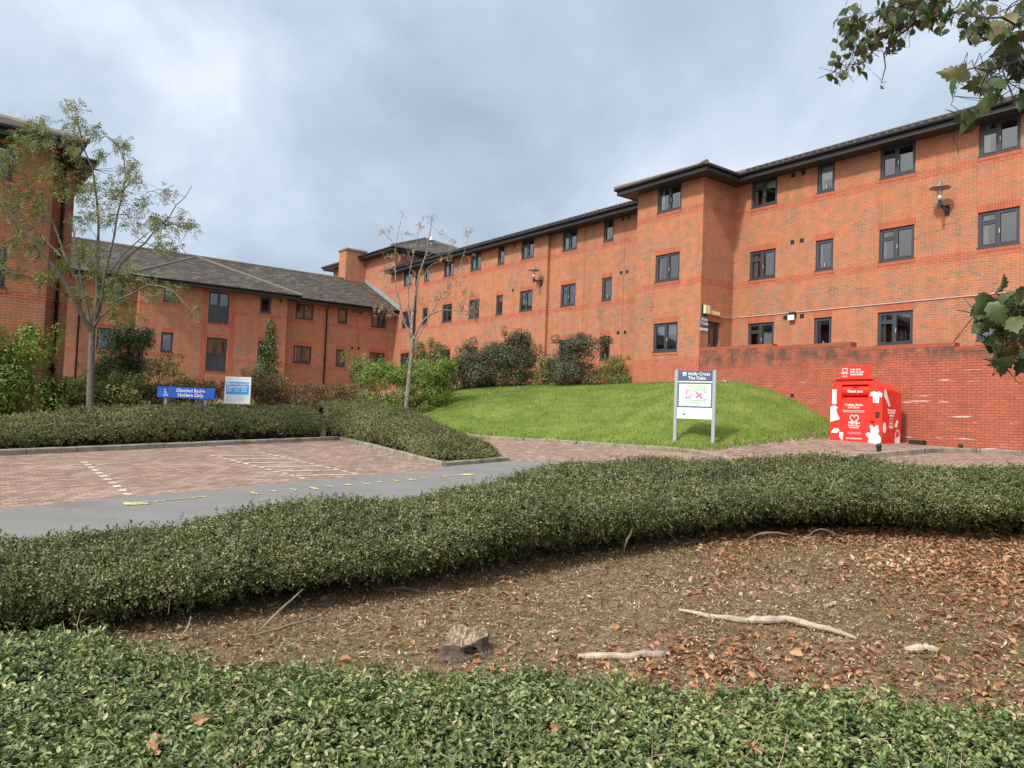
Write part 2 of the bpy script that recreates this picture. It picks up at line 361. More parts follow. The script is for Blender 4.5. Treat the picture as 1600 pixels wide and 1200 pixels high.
def sheet(name, xs, ys, m, dz=0, mask=None):
    X, Y = np.meshgrid(xs, ys); Z = G(X, Y)+dz
    V = np.stack([X.ravel(), Y.ravel(), Z.ravel()], 1); nx = len(xs)
    i, j = np.meshgrid(np.arange(len(ys)-1), np.arange(nx-1), indexing='ij'); a = (i*nx+j).ravel()
    F = np.stack([a, a+1, a+nx+1, a+nx], 1)
    if mask is not None:
        cx_, cy_ = V[F][:, :, 0].mean(1), V[F][:, :, 1].mean(1); F = F[mask(cx_, cy_)]
    return npmesh(name, V, F, m, smooth=True)
ground = sheet('ground', axis(-900, 900, .2, -14, 18), axis(-300, 1500, .2, 0, 36), M['mulch']); tag(ground, kind='structure')
def drape(name, P, m, dz, res=.2):
    # convex polygon laid on the terrain
    xs = [p[0] for p in P]; ys = [p[1] for p in P]; bm = bmesh.new()
    gx = np.arange(math.floor(min(xs)/res)*res, max(xs)+res, res); gy = np.arange(math.floor(min(ys)/res)*res, max(ys)+res, res)
    vv = [[bm.verts.new((x, y, 0)) for x in gx] for y in gy]
    for r0, r1 in zip(vv, vv[1:]):
        for k in range(len(gx)-1): bm.faces.new((r0[k], r0[k+1], r1[k+1], r1[k]))
    ar = sum(P[i][0]*P[(i+1) % len(P)][1]-P[(i+1) % len(P)][0]*P[i][1] for i in range(len(P)))
    Q = P if ar > 0 else P[::-1]
    for i in range(len(Q)):
        (x0, y0), (x1, y1) = Q[i], Q[(i+1) % len(Q)]
        bmesh.ops.bisect_plane(bm, geom=bm.verts[:]+bm.edges[:]+bm.faces[:], plane_co=(x0, y0, 0), plane_no=(y1-y0, -(x1-x0), 0), clear_outer=True)
    co = np.array([v.co[:] for v in bm.verts]); Z = G(co[:, 0], co[:, 1])+dz
    for v, z in zip(bm.verts, Z): v.co.z = z
    return bm
def joinbm(name, bms, m):
    b0 = bms[0]
    for b in bms[1:]:
        me = bpy.data.meshes.new('tmp'); b.to_mesh(me); b.free(); b0.from_mesh(me); bpy.data.meshes.remove(me)
    return obj(name, b0, m, smooth=True)
K0, K1, K2, K3 = (-9.48, 14.31), (-4.66, 20.95), (-1.41, 16.14), (0, 17.79)
Km1 = (-19.4, .2); E0, E1 = (-14.6, -1.3), (-1.45, 15.62)
pav = joinbm('paving', [drape('p', [Km1, K1, K2, E1, E0], M['paving'], .008),
                        drape('p', [K3, (-1.2, 22.9), (-.4, 24.1), (1.4, 23.4), (3, 21.7), (4.6, 18.95), (5.8, 13), (2, 12.5)], M['paving'], .008),
                        drape('p', [(4.4, 13), (4.45, 19.2), (5.8, 20.2), (9.3, 23), (12, 23), (20, 14), (20, 9), (8, 9)], M['paving'], .012)], M['paving'])
tag(pav, kind='structure')
road = joinbm('road', [drape('r', [E0, E1, (1.2, 10.6), (-10, -2.05)], M['asphalt'], .016),
                       drape('r', [E1, K2, K3, (1.6, 17.6), (2.4, 11), (1.2, 10.6)], M['asphalt'], .016),
                       drape('r', [(2.4, 11), (1.6, 17.6), (3.6, 16.4), (5.5, 13.5), (5.5, 11)], M['asphalt'], .016)], M['asphalt'])
tag(road, kind='structure')
lawn = sheet('lawn', np.arange(-9, 12.01, .15), np.arange(18.6, 34, .15), M['lawn'], .012,
             lambda x, y: inpoly(TPOLY, x, y) & (x > -6-(y-27)*.2))
tag(lawn, kind='structure')
# kerbs -----------------------------------------------------------
def kerb(name, P, label=None, h=.11, w=.125, dz=0, step=.3):
    pts = []
    for (x0, y0), (x1, y1) in zip(P, P[1:]):
        n = max(1, int(math.hypot(x1-x0, y1-y0)/step))
        pts += [(x0+(x1-x0)*k/n, y0+(y1-y0)*k/n) for k in range(n)]
    pts.append(P[-1]); bm = bmesh.new(); rows = []
    for i, (x, y) in enumerate(pts):
        a = Vector(pts[min(i+1, len(pts)-1)])-Vector(pts[max(i-1, 0)]); a.normalize(); nx, ny = -a.y, a.x
        z = float(G0(x, y))+dz
        jt = random.uniform(-.006, .006)
        sec = [(0, -.15), (0, h-.02), (.02, h), (w, h), (w, -.15)]
        rows.append([bm.verts.new((x+nx*o, y+ny*o, z+q+(jt if q > 0 else 0))) for o, q in sec])
    for r0, r1 in zip(rows, rows[1:]):
        for k in range(4): bm.faces.new((r0[k], r0[k+1], r1[k+1], r1[k]))
    bm.faces.new(rows[0]); bm.faces.new(rows[-1][::-1]); bmesh.ops.recalc_face_normals(bm, faces=bm.faces[:])
    o = obj(name, bm, M['concrete']); tag(o, kind='structure'); return o
def jointed():
    m, nt, b = newmat('kerb_concrete'); g = N(nt, 'ShaderNodeNewGeometry'); P = g.outputs['Position']
    mpn = N(nt, 'ShaderNodeMapping'); mpn.inputs['Rotation'].default_value = (0, 0, -.94); nt.links.new(P, mpn.inputs[0])
    s = N(nt, 'ShaderNodeSeparateXYZ'); nt.links.new(mpn.outputs[0], s.inputs[0])
    fx = mth(nt, 'FRACT', mth(nt, 'DIVIDE', s.outputs[0], .915)); fy = mth(nt, 'FRACT', mth(nt, 'DIVIDE', s.outputs[1], .915))
    j = mth(nt, 'MAXIMUM', mth(nt, 'LESS_THAN', fx, .016), mth(nt, 'LESS_THAN', fy, .016))
    n = noise(nt, P, 3, 6, .7); n2 = noise(nt, P, 40, 4, .7)
    c = ramp(nt, mth(nt, 'ADD', mth(nt, 'MULTIPLY', n, .65), mth(nt, 'MULTIPLY', n2, .35)), [(.35, (.09, .085, .06)), (.5, (.24, .215, .175)), (.7, (.37, .335, .28))])
    setv(nt, b.inputs['Base Color'], mixc(nt, j, c, (.05, .045, .035))); b.inputs['Roughness'].default_value = .95; bump(nt, b, n2, .6, .004); return m
M['concrete'] = jointed()
kerb('kerb', [Km1, K0, K1]); kerb('kerb', [(K1[0]+.02, K1[1]-.03), K2]); kerb('kerb', [K2, K3, (-.05, 18.3), (-.5, 19.5), (-1.1, 21)])
kerb('kerb', [(-1.4, 24.35), (-.4, 23.8), (1.2, 23.2), (2.75, 21.5), (4.05, 20.0), (4.55, 19.1), (4.75, 17.6), (4.9, 15.5)])
kerb('kerb', [(6.3, 15.0), (7.78, 16.82), (9.15, 17.58), (10.5, 18.55), (11.6, 18.8), (12.6, 18.78), (17, 18.3)], dz=.02)
# painted markings ------------------------------------------------
def stripes(name, lst, m, dz, label, cat, group=None):
    bm = bmesh.new()
    for (x0, y0), (x1, y1), w in lst:
        a = Vector((x1-x0, y1-y0)); L = a.length; a.normalize(); n = Vector((-a.y, a.x))*w/2; k = max(1, int(L/.25))
        row = []
        for i in range(k+1):
            p = Vector((x0, y0))+a*(L*i/k)
            row.append([bm.verts.new((q.x, q.y, gz(q.x, q.y)+dz)) for q in (p-n, p+n)])
        for r0, r1 in zip(row, row[1:]): bm.faces.new((r0[0], r1[0], r1[1], r0[1]))
    o = obj(name, bm, m); tag(o, kind='structure'); return o
def lerp(a, b, t): return (a[0]+(b[0]-a[0])*t, a[1]+(b[1]-a[1])*t)
A0, A1 = (-7.78, 14.05), (-5.24, 10.74)
stripes('bay_line', [(lerp(A0, A1, k/11), lerp(A0, A1, k/11+.05), .11) for k in range(11)], M['whiteline'], .014, '', '')
H0, H1 = (-6.21, 16.02), (-3.46, 13.3); J0, J1 = (-5.5, 17.0), (-2.75, 14.25)
hat = [(lerp(H0, H1, k/13), lerp(H0, H1, k/13+.045), .1) for k in range(13)] + [(lerp(J0, J1, k/13), lerp(J0, J1, k/13+.045), .1) for k in range(13)]
hat += [(lerp(H0, H1, (k+.2)/6), lerp(J0, J1, (k+.9)/6), .09) for k in range(6)]
stripes('bay_line', hat, M['whiteline'], .014, '', '')
ud = Vector((.613, .79)); vd = Vector((.61, -.793))
Y0 = Vector((-5.0, 10.33)); Y1 = Vector((-.87, 15.09))
ys_ = [((Y0.x, Y0.y), tuple(Y0+vd*.22), .30), (tuple(Y0+vd*.10+ud*.1), tuple(Y0+vd*.10+ud*1.0), .045),
       (tuple(Y1), tuple(Y1+vd*.2), .26), (tuple(Y1-ud*.75+vd*.06), tuple(Y1+vd*.06-ud*.05), .05)]
for k in range(11):
    p = Y0.lerp(Y1, .27+.055*k); ys_.append((tuple(p), tuple(p+vd*(.16 if k % 3 else .24)+ud*.05), .10 if k % 2 else .07))
stripes('road_marking', ys_, M['yellow'], .024, '', '')

# ------------------------------------------------------------------ leaves
def frames(Nrm, ang):
    Nrm = Nrm/np.linalg.norm(Nrm, axis=1, keepdims=True)
    ref = np.where(np.abs(Nrm[:, 2:3]) < .9, np.array([[0, 0, 1.]]), np.array([[1., 0, 0]]))
    a = np.cross(ref, Nrm); a /= np.linalg.norm(a, axis=1, keepdims=True); b = np.cross(Nrm, a)
    c, s = np.cos(ang)[:, None], np.sin(ang)[:, None]
    return a*c+b*s, -a*s+b*c, Nrm
def leaves(name, P, T, S, Nm, size, m, parent=None, asp=.5, fold=.25, shape=6, curl=0.):
    # P base, T direction of the blade, S sideways, Nm normal
    s = size[:, None]; w = s*asp/2; up = Nm*s*fold*asp
    if shape == 4:
        V = np.stack([P, P+T*s*.5+S*w+up, P+T*s-Nm*s*curl, P+T*s*.5-S*w+up], 1); n = len(P); i = np.arange(n)[:, None]*4
        F = np.concatenate([i+np.array([[0, 3, 2]]), i+np.array([[0, 2, 1]])])
    elif shape == 3:
        V = np.stack([P-S*w, P+S*w, P+T*s], 1); n = len(P); F = np.arange(n)[:, None]*3+np.array([[0, 1, 2]])
    else:
        V = np.stack([P, P+T*s*.3+S*w*.9+up, P+T*s*.7+S*w*.8+up-Nm*s*curl*.4, P+T*s-Nm*s*curl, P+T*s*.7-S*w*.8+up-Nm*s*curl*.4, P+T*s*.3-S*w*.9+up], 1)
        n = len(P); i = np.arange(n)[:, None]*6; F = np.concatenate([i+np.array([[0, 5, 4, 3]]), i+np.array([[0, 3, 2, 1]])])
    return npmesh(name, V.reshape(-1, 3), F, m, parent)
def rand_dirs(n): v = rng.normal(size=(n, 3)); return v/np.linalg.norm(v, axis=1, keepdims=True)

def ruled(front, back, n=400):
    f = np.array(front, float); b = np.array(back, float)
    def res(P):
        d = np.r_[0, np.cumsum(np.hypot(*np.diff(P[:, :2], axis=0).T))]; d /= d[-1]
        return lambda t: np.stack([np.interp(t, d, P[:, k]) for k in range(P.shape[1])], -1)
    F, B = res(f), res(b)
    def sm(fn):
        def g(t):
            return (fn(t)+fn(np.clip(t-.02, 0, 1))+fn(np.clip(t+.02, 0, 1)))/3
        return g
    return sm(F), sm(B)
def waves(seed, n=14, kmin=1.2, kmax=6.):
    r = np.random.default_rng(seed); k = r.uniform(kmin, kmax, n); th = r.uniform(0, 2*np.pi, n); ph = r.uniform(0, 2*np.pi, n)
    def f(x, y):
        o = np.zeros(np.shape(x))
        for a, b, c in zip(k, th, ph): o += np.sin(a*(x*np.cos(b)+y*np.sin(b))+c)/a**.5
        return o/np.sqrt(n)*1.3
    return f
def hedge(name, label, cat, front, back, hs, seed, dens, lsize, m, ends=(1, 1), amp=.07, shape=4, twig=9, power=3.2, lowgap=.1, bump2=None, stems=0, undercut=0):
    """front/back polylines (x,y); hs heights along; shell of leafy twigs over a dark core"""
    F, B = ruled(front, back); wv = waves(seed); wv2 = waves(seed+5, 16, 5, 16)
    hd = np.linspace(0, 1, len(hs))
    def surf(u, t, off=0., lumps=1.):
        f, b = F(u), B(u); h = np.interp(u, hd, hs)
        e = np.ones_like(u)
        if ends[0]: e = np.minimum(e, (1-(1-np.clip(u/.10, 0, 1))**2.2)**.5)
        if ends[1]: e = np.minimum(e, (1-(1-np.clip((1-u)/.10, 0, 1))**2.2)**.5)
        # t in 0..1 runs up the front, over the top and down the back
        ang = np.pi*t; c, s = np.cos(ang), np.sin(ang)
        px = .5-.5*np.sign(c)*np.abs(c)**(2/power); pz = np.abs(s)**(2/power)
        px = .5+(px-.5)*(.86+.14*e); px = px+np.where(c > 0, undercut*(1-np.minimum(1, pz*1.15))**1.5, 0)
        x = f[..., 0]+(b[..., 0]-f[..., 0])*px; y = f[..., 1]+(b[..., 1]-f[..., 1])*px
        z0 = G0(x, y) + bank(x, y)
        lump = (wv(x*.9, y*.9)+.4*wv2(x, y))*amp*lumps
        return np.stack([x, y, z0+h*e*pz+(lump+off)*np.minimum(1, pz*1.5)*e], -1)
    root = empty(name, tuple(surf(np.array([.5]), np.array([.5]))[0]-np.array([0, 0, hs[len(hs)//2]])))
    tag(root, label, cat)
    org = np.array(root.location)
    uu, tt = np.meshgrid(np.linspace(0, 1, 120), np.linspace(0, 1, 24))
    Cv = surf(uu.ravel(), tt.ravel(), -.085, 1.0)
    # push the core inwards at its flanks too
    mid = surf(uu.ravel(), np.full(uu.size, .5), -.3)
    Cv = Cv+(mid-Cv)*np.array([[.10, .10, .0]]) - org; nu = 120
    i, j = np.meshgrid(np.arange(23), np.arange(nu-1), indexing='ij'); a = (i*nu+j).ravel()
    npmesh('branches', Cv, np.stack([a, a+1, a+nu+1, a+nu], 1), M['core'], root, smooth=True)  # solid near-black inner shell; the hedge's deep shade is put into its colour
    # area estimate
    Lm = np.hypot(*np.diff(F(np.linspace(0, 1, 50)), axis=0).T).sum(); wd = np.hypot(*(F(np.array([.5]))-B(np.array([.5])))[0])
    area = Lm*(wd+2*np.mean(hs)); nt_ = int(area*dens/twig)
    u = rng.uniform(0, 1, nt_); t = rng.uniform(.0, 1, nt_)**1.0*.97+.0
    q0 = surf(u, t); hf = np.abs(np.sin(np.pi*t))**(2/power)
    hole = (t < .5) & (hf < .62) & (wv2(q0[:, 0]*.3+q0[:, 2]*.9, q0[:, 1]*.3) > .55) & (undercut > .2)
    keep = (rng.uniform(size=nt_) < np.where(t > .75, .35, 1)) & ~hole & (rng.uniform(size=nt_) < np.where((t < .5) & (undercut > 0), np.clip((hf-.12-.14*wv(q0[:, 0], q0[:, 1]))/.3, .04, 1), 1)); u, t = u[keep], t[keep]; nt_ = len(u)
    P = surf(u, t, -.02); Pu = surf(np.clip(u+.004, 0, 1), t, -.02); Pt = surf(u, np.clip(t+.01, 0, 1), -.02)
    n = np.cross(Pu-P, Pt-P); nl = np.linalg.norm(n, axis=1, keepdims=True); n = n/np.maximum(nl, 1e-9)
    ce = surf(u, np.full(nt_, .5), -.4); sg = np.sign(((P-ce)*n).sum(1, keepdims=True)); n *= np.where(sg == 0, 1, sg)
    P = P + n*rng.normal(-.015, .022, (nt_, 1))
    D = rand_dirs(nt_)+n*.15+np.array([[.0, -.25, .05]]); D -= n*(D*n).sum(1, keepdims=True)*.6; D /= np.linalg.norm(D, axis=1, keepdims=True)
    step = lsize*.42; k = np.arange(twig)[None, :, None]
    Q = P[:, None]+D[:, None]*k*step+n[:, None]*(.012*np.sin(k/twig*2.6))*2.2+rng.normal(0, lsize*.25, (nt_, twig, 3))
    side = np.cross(D, n); sgn = np.where(np.arange(twig) % 2 == 0, 1, -1)[None, :, None]
    T = side[:, None]*sgn*.8+D[:, None]*.75+n[:, None]*.35+rng.normal(0, .3, Q.shape); T /= np.linalg.norm(T, axis=2, keepdims=True)
    nn = n[:, None]+rng.normal(0, .38, Q.shape)+np.array([0, 0, .25])
    Q, T, nn = Q.reshape(-1, 3), T.reshape(-1, 3), nn.reshape(-1, 3)
    S = np.cross(nn, T); S /= np.linalg.norm(S, axis=1, keepdims=True); NN = np.cross(T, S)
    leaves('foliage', Q-org, T, S, NN, lsize*rng.uniform(.7, 1.25, len(Q)), m, root, asp=.55, fold=.3, shape=shape)
    if stems:
        # bare twigs poking out
        bm = bmesh.new()
        idx = rng.choice(nt_, stems, replace=False)
        for q in idx:
            p = P[q]-org; L = rng.uniform(.08, .26); d = D[q]*.8+n[q]*rng.uniform(.1, .7)+rng.normal(0, .2, 3)
            d /= np.linalg.norm(d); p1 = p+d*L*.5+rng.normal(0, .015, 3); p2 = p+d*L+rng.normal(0, .03, 3)
            tube(bm, [p, p1, p2], [.003, .0024, .001], 3, False)
        tag(obj('twigs', bm, M['twigpale'], root), kind='stuff')
    return root, surf, org
M['coto'] = leafmat('cotoneaster_leaf', [(.040, .054, .019), (.080, .102, .036), (.135, .158, .056), (.22, .235, .095), (.46, .43, .23)], .15, .42, 2.4)
M['cotofore'] = leafmat('cotoneaster_leaf_near', [(.050, .082, .026), (.095, .148, .047), (.155, .215, .074), (.255, .295, .115), (.54, .48, .28)], .18, .36, 4)
M['cotofar'] = leafmat('cotoneaster_leaf_far', [(.055, .068, .023), (.102, .120, .040), (.155, .17, .058), (.23, .23, .09), (.38, .35, .18)], .15, .5, 1.2)

hedge('hedge', 'long low dark green hedge curving between the road and the bare leaf-strewn soil', 'hedge',
      [(-4.9, 3.1), (-3.3, 4.75), (-2.1, 5.45), (-1.05, 6.1), (-.2, 6.6), (.35, 7.1), (1.25, 7.7), (2.0, 8.15), (2.9, 8.5), (4.4, 8.3), (5.65, 7.8), (8.5, 7.1)],
      [(-6.0, 4.2), (-4.6, 5.7), (-3.5, 6.5), (-2.6, 7.5), (-1.5, 8.9), (-.6, 10.0), (.5, 11.2), (1.7, 12.0), (2.9, 12.3), (4.3, 12.0), (5.4, 11.4), (6.6, 11.0), (9.5, 10.4)],
      [.50, .52, .56, .60, .66, .74, .79, .80, .77, .71, .64, .55], 3, 8600, .0235, M['coto'], ends=(0, 0), amp=.08, twig=10, stems=240, power=2.3, undercut=.42)
hedge('hedge', 'clipped low green hedge behind the kerb at the back of the parking bays', 'hedge',
      [(-18.5, 1.0), (-14.0, 7.9), (-9.75, 14.35), (-7.2, 17.9), (-4.9, 21.1)], [(-21.0, 2.6), (-16.4, 9.4), (-12.0, 15.9), (-9.4, 19.4), (-6.8, 22.9)],
      [.5, .5, .5, .5, .56, .84, .78], 21, 3000, .036, M['cotofar'], ends=(0, 0), amp=.05, twig=7, power=2.6, undercut=.12)
hedge('hedge', 'rounded green hedge filling the kerbed corner island beside the brick drive', 'hedge',
      [(-5.1, 21.3), (-3.2, 18.95), (-1.6, 16.55), (-.75, 16.95), (-.2, 17.75)], [(-6.4, 25.0), (-4.6, 24.6), (-2.8, 22.9), (-1.3, 20.6), (-.35, 18.6)],
      [.85, 1.0, 1.05, .9, .62, .42, .3], 33, 3200, .035, M['cotofar'], ends=(0, 1), amp=.05, twig=7, power=2.2, undercut=.05)

# foreground ground cover -----------------------------------------
def fore_edge(x): return 4.18+.0*x-.10*(x+.5)*.9-.045*np.clip(x, 0, 3)**1.5+.05*np.sin(x*5)+.04*np.sin(x*11+1)
fw = waves(77, 14, 2, 7)
def fh(x, y):
    e = np.clip((fore_edge(x)-y)/.32, 0, 1); return G0(x, y)+.41*np.sqrt(np.clip(1-(1-e)**2, 0, 1))*(1+.10*fw(x, y))
gxs = np.arange(-5.5, 5.6, .05); gys = np.arange(.3, 4.9, .05); X, Y = np.meshgrid(gxs, gys)
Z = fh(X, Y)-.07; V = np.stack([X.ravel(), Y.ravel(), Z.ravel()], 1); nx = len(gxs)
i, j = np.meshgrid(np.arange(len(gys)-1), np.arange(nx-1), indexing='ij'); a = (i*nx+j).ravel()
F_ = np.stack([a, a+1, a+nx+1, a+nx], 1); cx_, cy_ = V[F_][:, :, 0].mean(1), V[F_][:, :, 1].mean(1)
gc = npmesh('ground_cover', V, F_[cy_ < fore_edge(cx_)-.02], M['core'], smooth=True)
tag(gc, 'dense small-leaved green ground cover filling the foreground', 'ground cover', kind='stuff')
n_ = 24000; y = 1.0+3.5*rng.uniform(0, 1, n_)**.8; x = rng.uniform(-1, 1, n_)*(.76*y+.35); ok = y < fore_edge(x)-.01; x, y = x[ok], y[ok]; n_ = len(x)
P = np.stack([x, y, fh(x, y)], 1); e = .03
Nn = np.stack([-(fh(x+e, y)-fh(x-e, y))/(2*e), -(fh(x, y+e)-fh(x, y-e))/(2*e), np.ones(n_)], 1); Nn[:, :2] = np.clip(Nn[:, :2], -1.5, 1.5); Nn /= np.linalg.norm(Nn, axis=1, keepdims=True)
P += Nn*rng.normal(-.02, .03, (n_, 1)); D = rand_dirs(n_)+Nn*.5; D -= Nn*(D*Nn).sum(1, keepdims=True)*.7; D /= np.linalg.norm(D, axis=1, keepdims=True)
tw = 7; k = np.arange(tw)[None, :, None]
Q = P[:, None]+D[:, None]*k*.011+Nn[:, None]*.02*np.sin(k/tw*2.5)+rng.normal(0, .005, (n_, tw, 3))
sgn = np.where(np.arange(tw) % 2 == 0, 1, -1)[None, :, None]; side = np.cross(D, Nn)
T = side[:, None]*sgn*.9+D[:, None]*.6+Nn[:, None]*.3+rng.normal(0, .3, Q.shape); T /= np.linalg.norm(T, axis=2, keepdims=True)
nn = Nn[:, None]+rng.normal(0, .33, Q.shape); Q, T, nn = Q.reshape(-1, 3), T.reshape(-1, 3), nn.reshape(-1, 3)
S = np.cross(nn, T); S /= np.linalg.norm(S, axis=1, keepdims=True)
fl = leaves('foliage', Q, T, S, np.cross(T, S),   .0275*rng.uniform(.6, 1.3, len(Q)), M['cotofore'], gc, asp=.56, fold=.3, shape=6, curl=.08)
bm = bmesh.new()
for q in rng.choice(n_, 1700, replace=False):
    L = rng.uniform(.05, .18); d = D[q]*.9+Nn[q]*rng.uniform(0, .55); p = P[q]+Nn[q]*.02
    tube(bm, [p, p+d*L*.5+rng.normal(0, .01, 3), p+d*L+rng.normal(0, .02, 3)], [.0017, .0014, .0007], 3, False)
tag(obj('twigs', bm, plain('red_brown_twig', (.34, .24, .17), .8, var=.4, scale=3), gc), kind='stuff')

# ------------------------------------------------------------------ buildings
THETA = .6494-math.pi/2; ct, st = math.cos(THETA), math.sin(THETA)
def L2W(x, y, z=0): return Vector((x*ct-y*st, x*st+y*ct, z))
class Bld:
    def __init__(s, name, label, x, y, z, cat='building'):
        s.o = Vector((x, y, z)); s.root = empty(name, L2W(x, y, z), THETA); tag(s.root, label, cat)
    def part(s, name, bm, m, parent=None, smooth=False, label=None):
        if parent is None:
            bmesh.ops.translate(bm, verts=bm.verts[:], vec=-s.o)
            o = obj(name, bm, m, s.root, smooth=smooth)
        else:
            bmesh.ops.translate(bm, verts=bm.verts[:], vec=-s.o); o = obj(name, bm, m, parent, smooth=smooth)
        if label: o['label'] = label
        return o
class Wall:   # kind 'y': faces -y at y=c, runs along +x ; kind 'x': faces +x at x=c, runs along +y
    def __init__(s, b, kind, c): s.b, s.k, s.c = b, kind, c
    def P(s, a, d, z): return (a, s.c+d, z) if s.k == 'y' else (s.c-d, a, z)
    def box(s, bm, a0, a1, d0, d1, z0, z1):
        p, q = s.P(a0, d0, z0), s.P(a1, d1, z1)
        box(bm, min(p[0], q[0]), max(p[0], q[0]), min(p[1], q[1]), max(p[1], q[1]), z0, z1)
def wall(b, kind, c, a0, a1, z0, z1, holes, m, rev=.11, name='wall'):
    w = Wall(b, kind, c); bm = bmesh.new()
    As = sorted(set([a0, a1]+[h[0] for h in holes]+[h[1] for h in holes])); Zs = sorted(set([z0, z1]+[h[2] for h in holes]+[h[3] for h in holes]))
    vc = {}
    def V(a, d, z):
        k = (round(a, 4), round(d, 4), round(z, 4))
        if k not in vc: vc[k] = bm.verts.new(w.P(a, d, z))
        return vc[k]
    for p, q in zip(As, As[1:]):
        for r, s_ in zip(Zs, Zs[1:]):
            ca, cz = (p+q)/2, (r+s_)/2
            if any(h[0] < ca < h[1] and h[2] < cz < h[3] for h in holes): continue
            bm.faces.new((V(p, 0, r), V(q, 0, r), V(q, 0, s_), V(p, 0, s_)))
    for h in holes:
        c4 = [(h[0], h[2]), (h[1], h[2]), (h[1], h[3]), (h[0], h[3])]
        for (a, z), (a2, z2) in zip(c4, c4[1:]+c4[:1]): bm.faces.new((V(a, 0, z), V(a2, 0, z2), V(a2, rev, z2), V(a, rev, z)))
    # thickness returns at the ends and top
    bmesh.ops.recalc_face_normals(bm, faces=bm.faces[:])
    b.part(name, bm, m); return w
def window(w, a0, a1, z0, z1, typ='L', lintel=True, sill=True, curtain=None, solm='soldier', split=None):
    b = w.b; bm = bmesh.new(); d0, d1 = .055, .105; t = .055
    A, B, Z0, Z1 = a0+.004, a1-.004, z0+.004, z1-.004
    w.box(bm, A, A+t, d0, d1, Z0, Z1); w.box(bm, B-t, B, d0, d1, Z0, Z1)
    w.box(bm, A+t, B-t, d0, d1, Z0, Z0+t); w.box(bm, A+t, B-t, d0, d1, Z1-t, Z1)
    panes = []
    def sash(p, q, r, s_, t2=.042, e=.012):
        w.box(bm, p, p+t2, d0-e, d1-.01, r, s_); w.box(bm, q-t2, q, d0-e, d1-.01, r, s_)
        w.box(bm, p+t2, q-t2, d0-e, d1-.01, r, r+t2); w.box(bm, p+t2, q-t2, d0-e, d1-.01, s_-t2, s_)
        panes.append((p+t2, q-t2, r+t2, s_-t2))
    w.box(bm, a0-.02, a1+.02, -.03, .05, z0-.028, z0+.004)      # aluminium sill nosing
    zb = Z0+t; pan = None
    if typ == 'P':
        zb = split
        w.box(bm, A+t, B-t, d0, d1, zb-.03, zb+.03); mid = (A+B)/2; w.box(bm, mid-.025, mid+.025, d0, d1, Z0+t, zb-.03)
        pan = bmesh.new(); w.box(pan, A+t, B-t, .08, .095, Z0+t, zb-.03); zb += .03
    mid = A+(B-A)*(.455 if typ == 'L' else .5)
    if typ in 'LTP':
        w.box(bm, mid-.028, mid+.028, d0, d1, zb, Z1-t)
        if typ == 'L':
            zt = Z0+(Z1-Z0)*.70; w.box(bm, A+t, mid-.028, d0, d1, zt-.025, zt+.025)
            sash(A+t, mid-.028, zb, zt-.025, .03); sash(A+t, mid-.028, zt+.025, Z1-t, .036); sash(mid+.028, B-t, zb, Z1-t, .045)
        else: sash(A+t, mid-.028, zb, Z1-t, .045); sash(mid+.028, B-t, zb, Z1-t, .03)
    else: sash(A+t, B-t, zb, Z1-t, .05)
    wo_ = b.part('window', bm, M['frame'])
    if pan is not None: b.part('panel', pan, M['panel'], wo_)
    for p, q, r, s_ in panes:
        g = bmesh.new(); poly(g, [w.P(p, .085, r), w.P(q, .085, r), w.P(q, .085, s_), w.P(p, .085, s_)]); b.part('pane', g, M['glass'], wo_)
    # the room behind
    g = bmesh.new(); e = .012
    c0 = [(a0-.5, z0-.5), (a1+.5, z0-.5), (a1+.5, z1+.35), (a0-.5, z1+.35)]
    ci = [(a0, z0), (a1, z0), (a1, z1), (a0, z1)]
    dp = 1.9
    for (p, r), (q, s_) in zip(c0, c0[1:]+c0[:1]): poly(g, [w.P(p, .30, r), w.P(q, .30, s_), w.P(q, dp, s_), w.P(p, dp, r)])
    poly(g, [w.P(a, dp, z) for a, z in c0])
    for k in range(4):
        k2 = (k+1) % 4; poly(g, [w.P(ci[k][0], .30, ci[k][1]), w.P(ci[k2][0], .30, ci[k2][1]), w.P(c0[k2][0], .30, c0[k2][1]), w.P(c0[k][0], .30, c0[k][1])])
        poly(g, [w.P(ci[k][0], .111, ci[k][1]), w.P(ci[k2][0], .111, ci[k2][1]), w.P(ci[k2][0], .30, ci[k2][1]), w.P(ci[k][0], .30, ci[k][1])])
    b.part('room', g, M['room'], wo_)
    r_ = random.Random(hash((round(a0, 2), round(z0, 2))) & 0xffff)
    if curtain is None: curtain = r_.random() < .75
    if curtain:
        c0_ = A+.09; wd = r_.uniform(.05, .16) if typ != 'S' else r_.uniform(.04, .10)
        def drape_(p, q):
            g = bmesh.new(); n = 8; pts = [(p+(q-p)*k/n, .16+(.02 if k % 2 else 0)) for k in range(n+1)]
            for (x0_, y0_), (x1_, y1_) in zip(pts, pts[1:]): poly(g, [w.P(x0_, y0_, z0+.02), w.P(x1_, y1_, z0+.02), w.P(x1_, y1_, z1-.02), w.P(x0_, y0_, z1-.02)])
            bmesh.ops.remove_doubles(g, verts=g.verts[:], dist=.0005); b.part('curtain', g, M['offwhite'], wo_)
        drape_(c0_-.03, c0_+wd)
        if r_.random() < .35: drape_(B-.09-wd*.6, B-.06)
    if r_.random() < .16 and typ != 'P':
        g = bmesh.new(); w.box(g, A+.06, B-.06, .15, .156, z0+(z1-z0)*r_.uniform(.35, .75), z1-.03); b.part('blind', g, M['offwhite'], wo_)
    if typ in 'LTS' and a0 > -33 and w.k == 'y':
        g = bmesh.new(); hx = mid+.05 if typ != 'S' else (A+B)/2
        hz = z0+(z1-z0)*.36 if typ != 'S' else z0+.12
        w.box(g, hx, hx+.018, .03, .055, hz, hz+.13); b.part('handle', g, M['steel'], wo_)
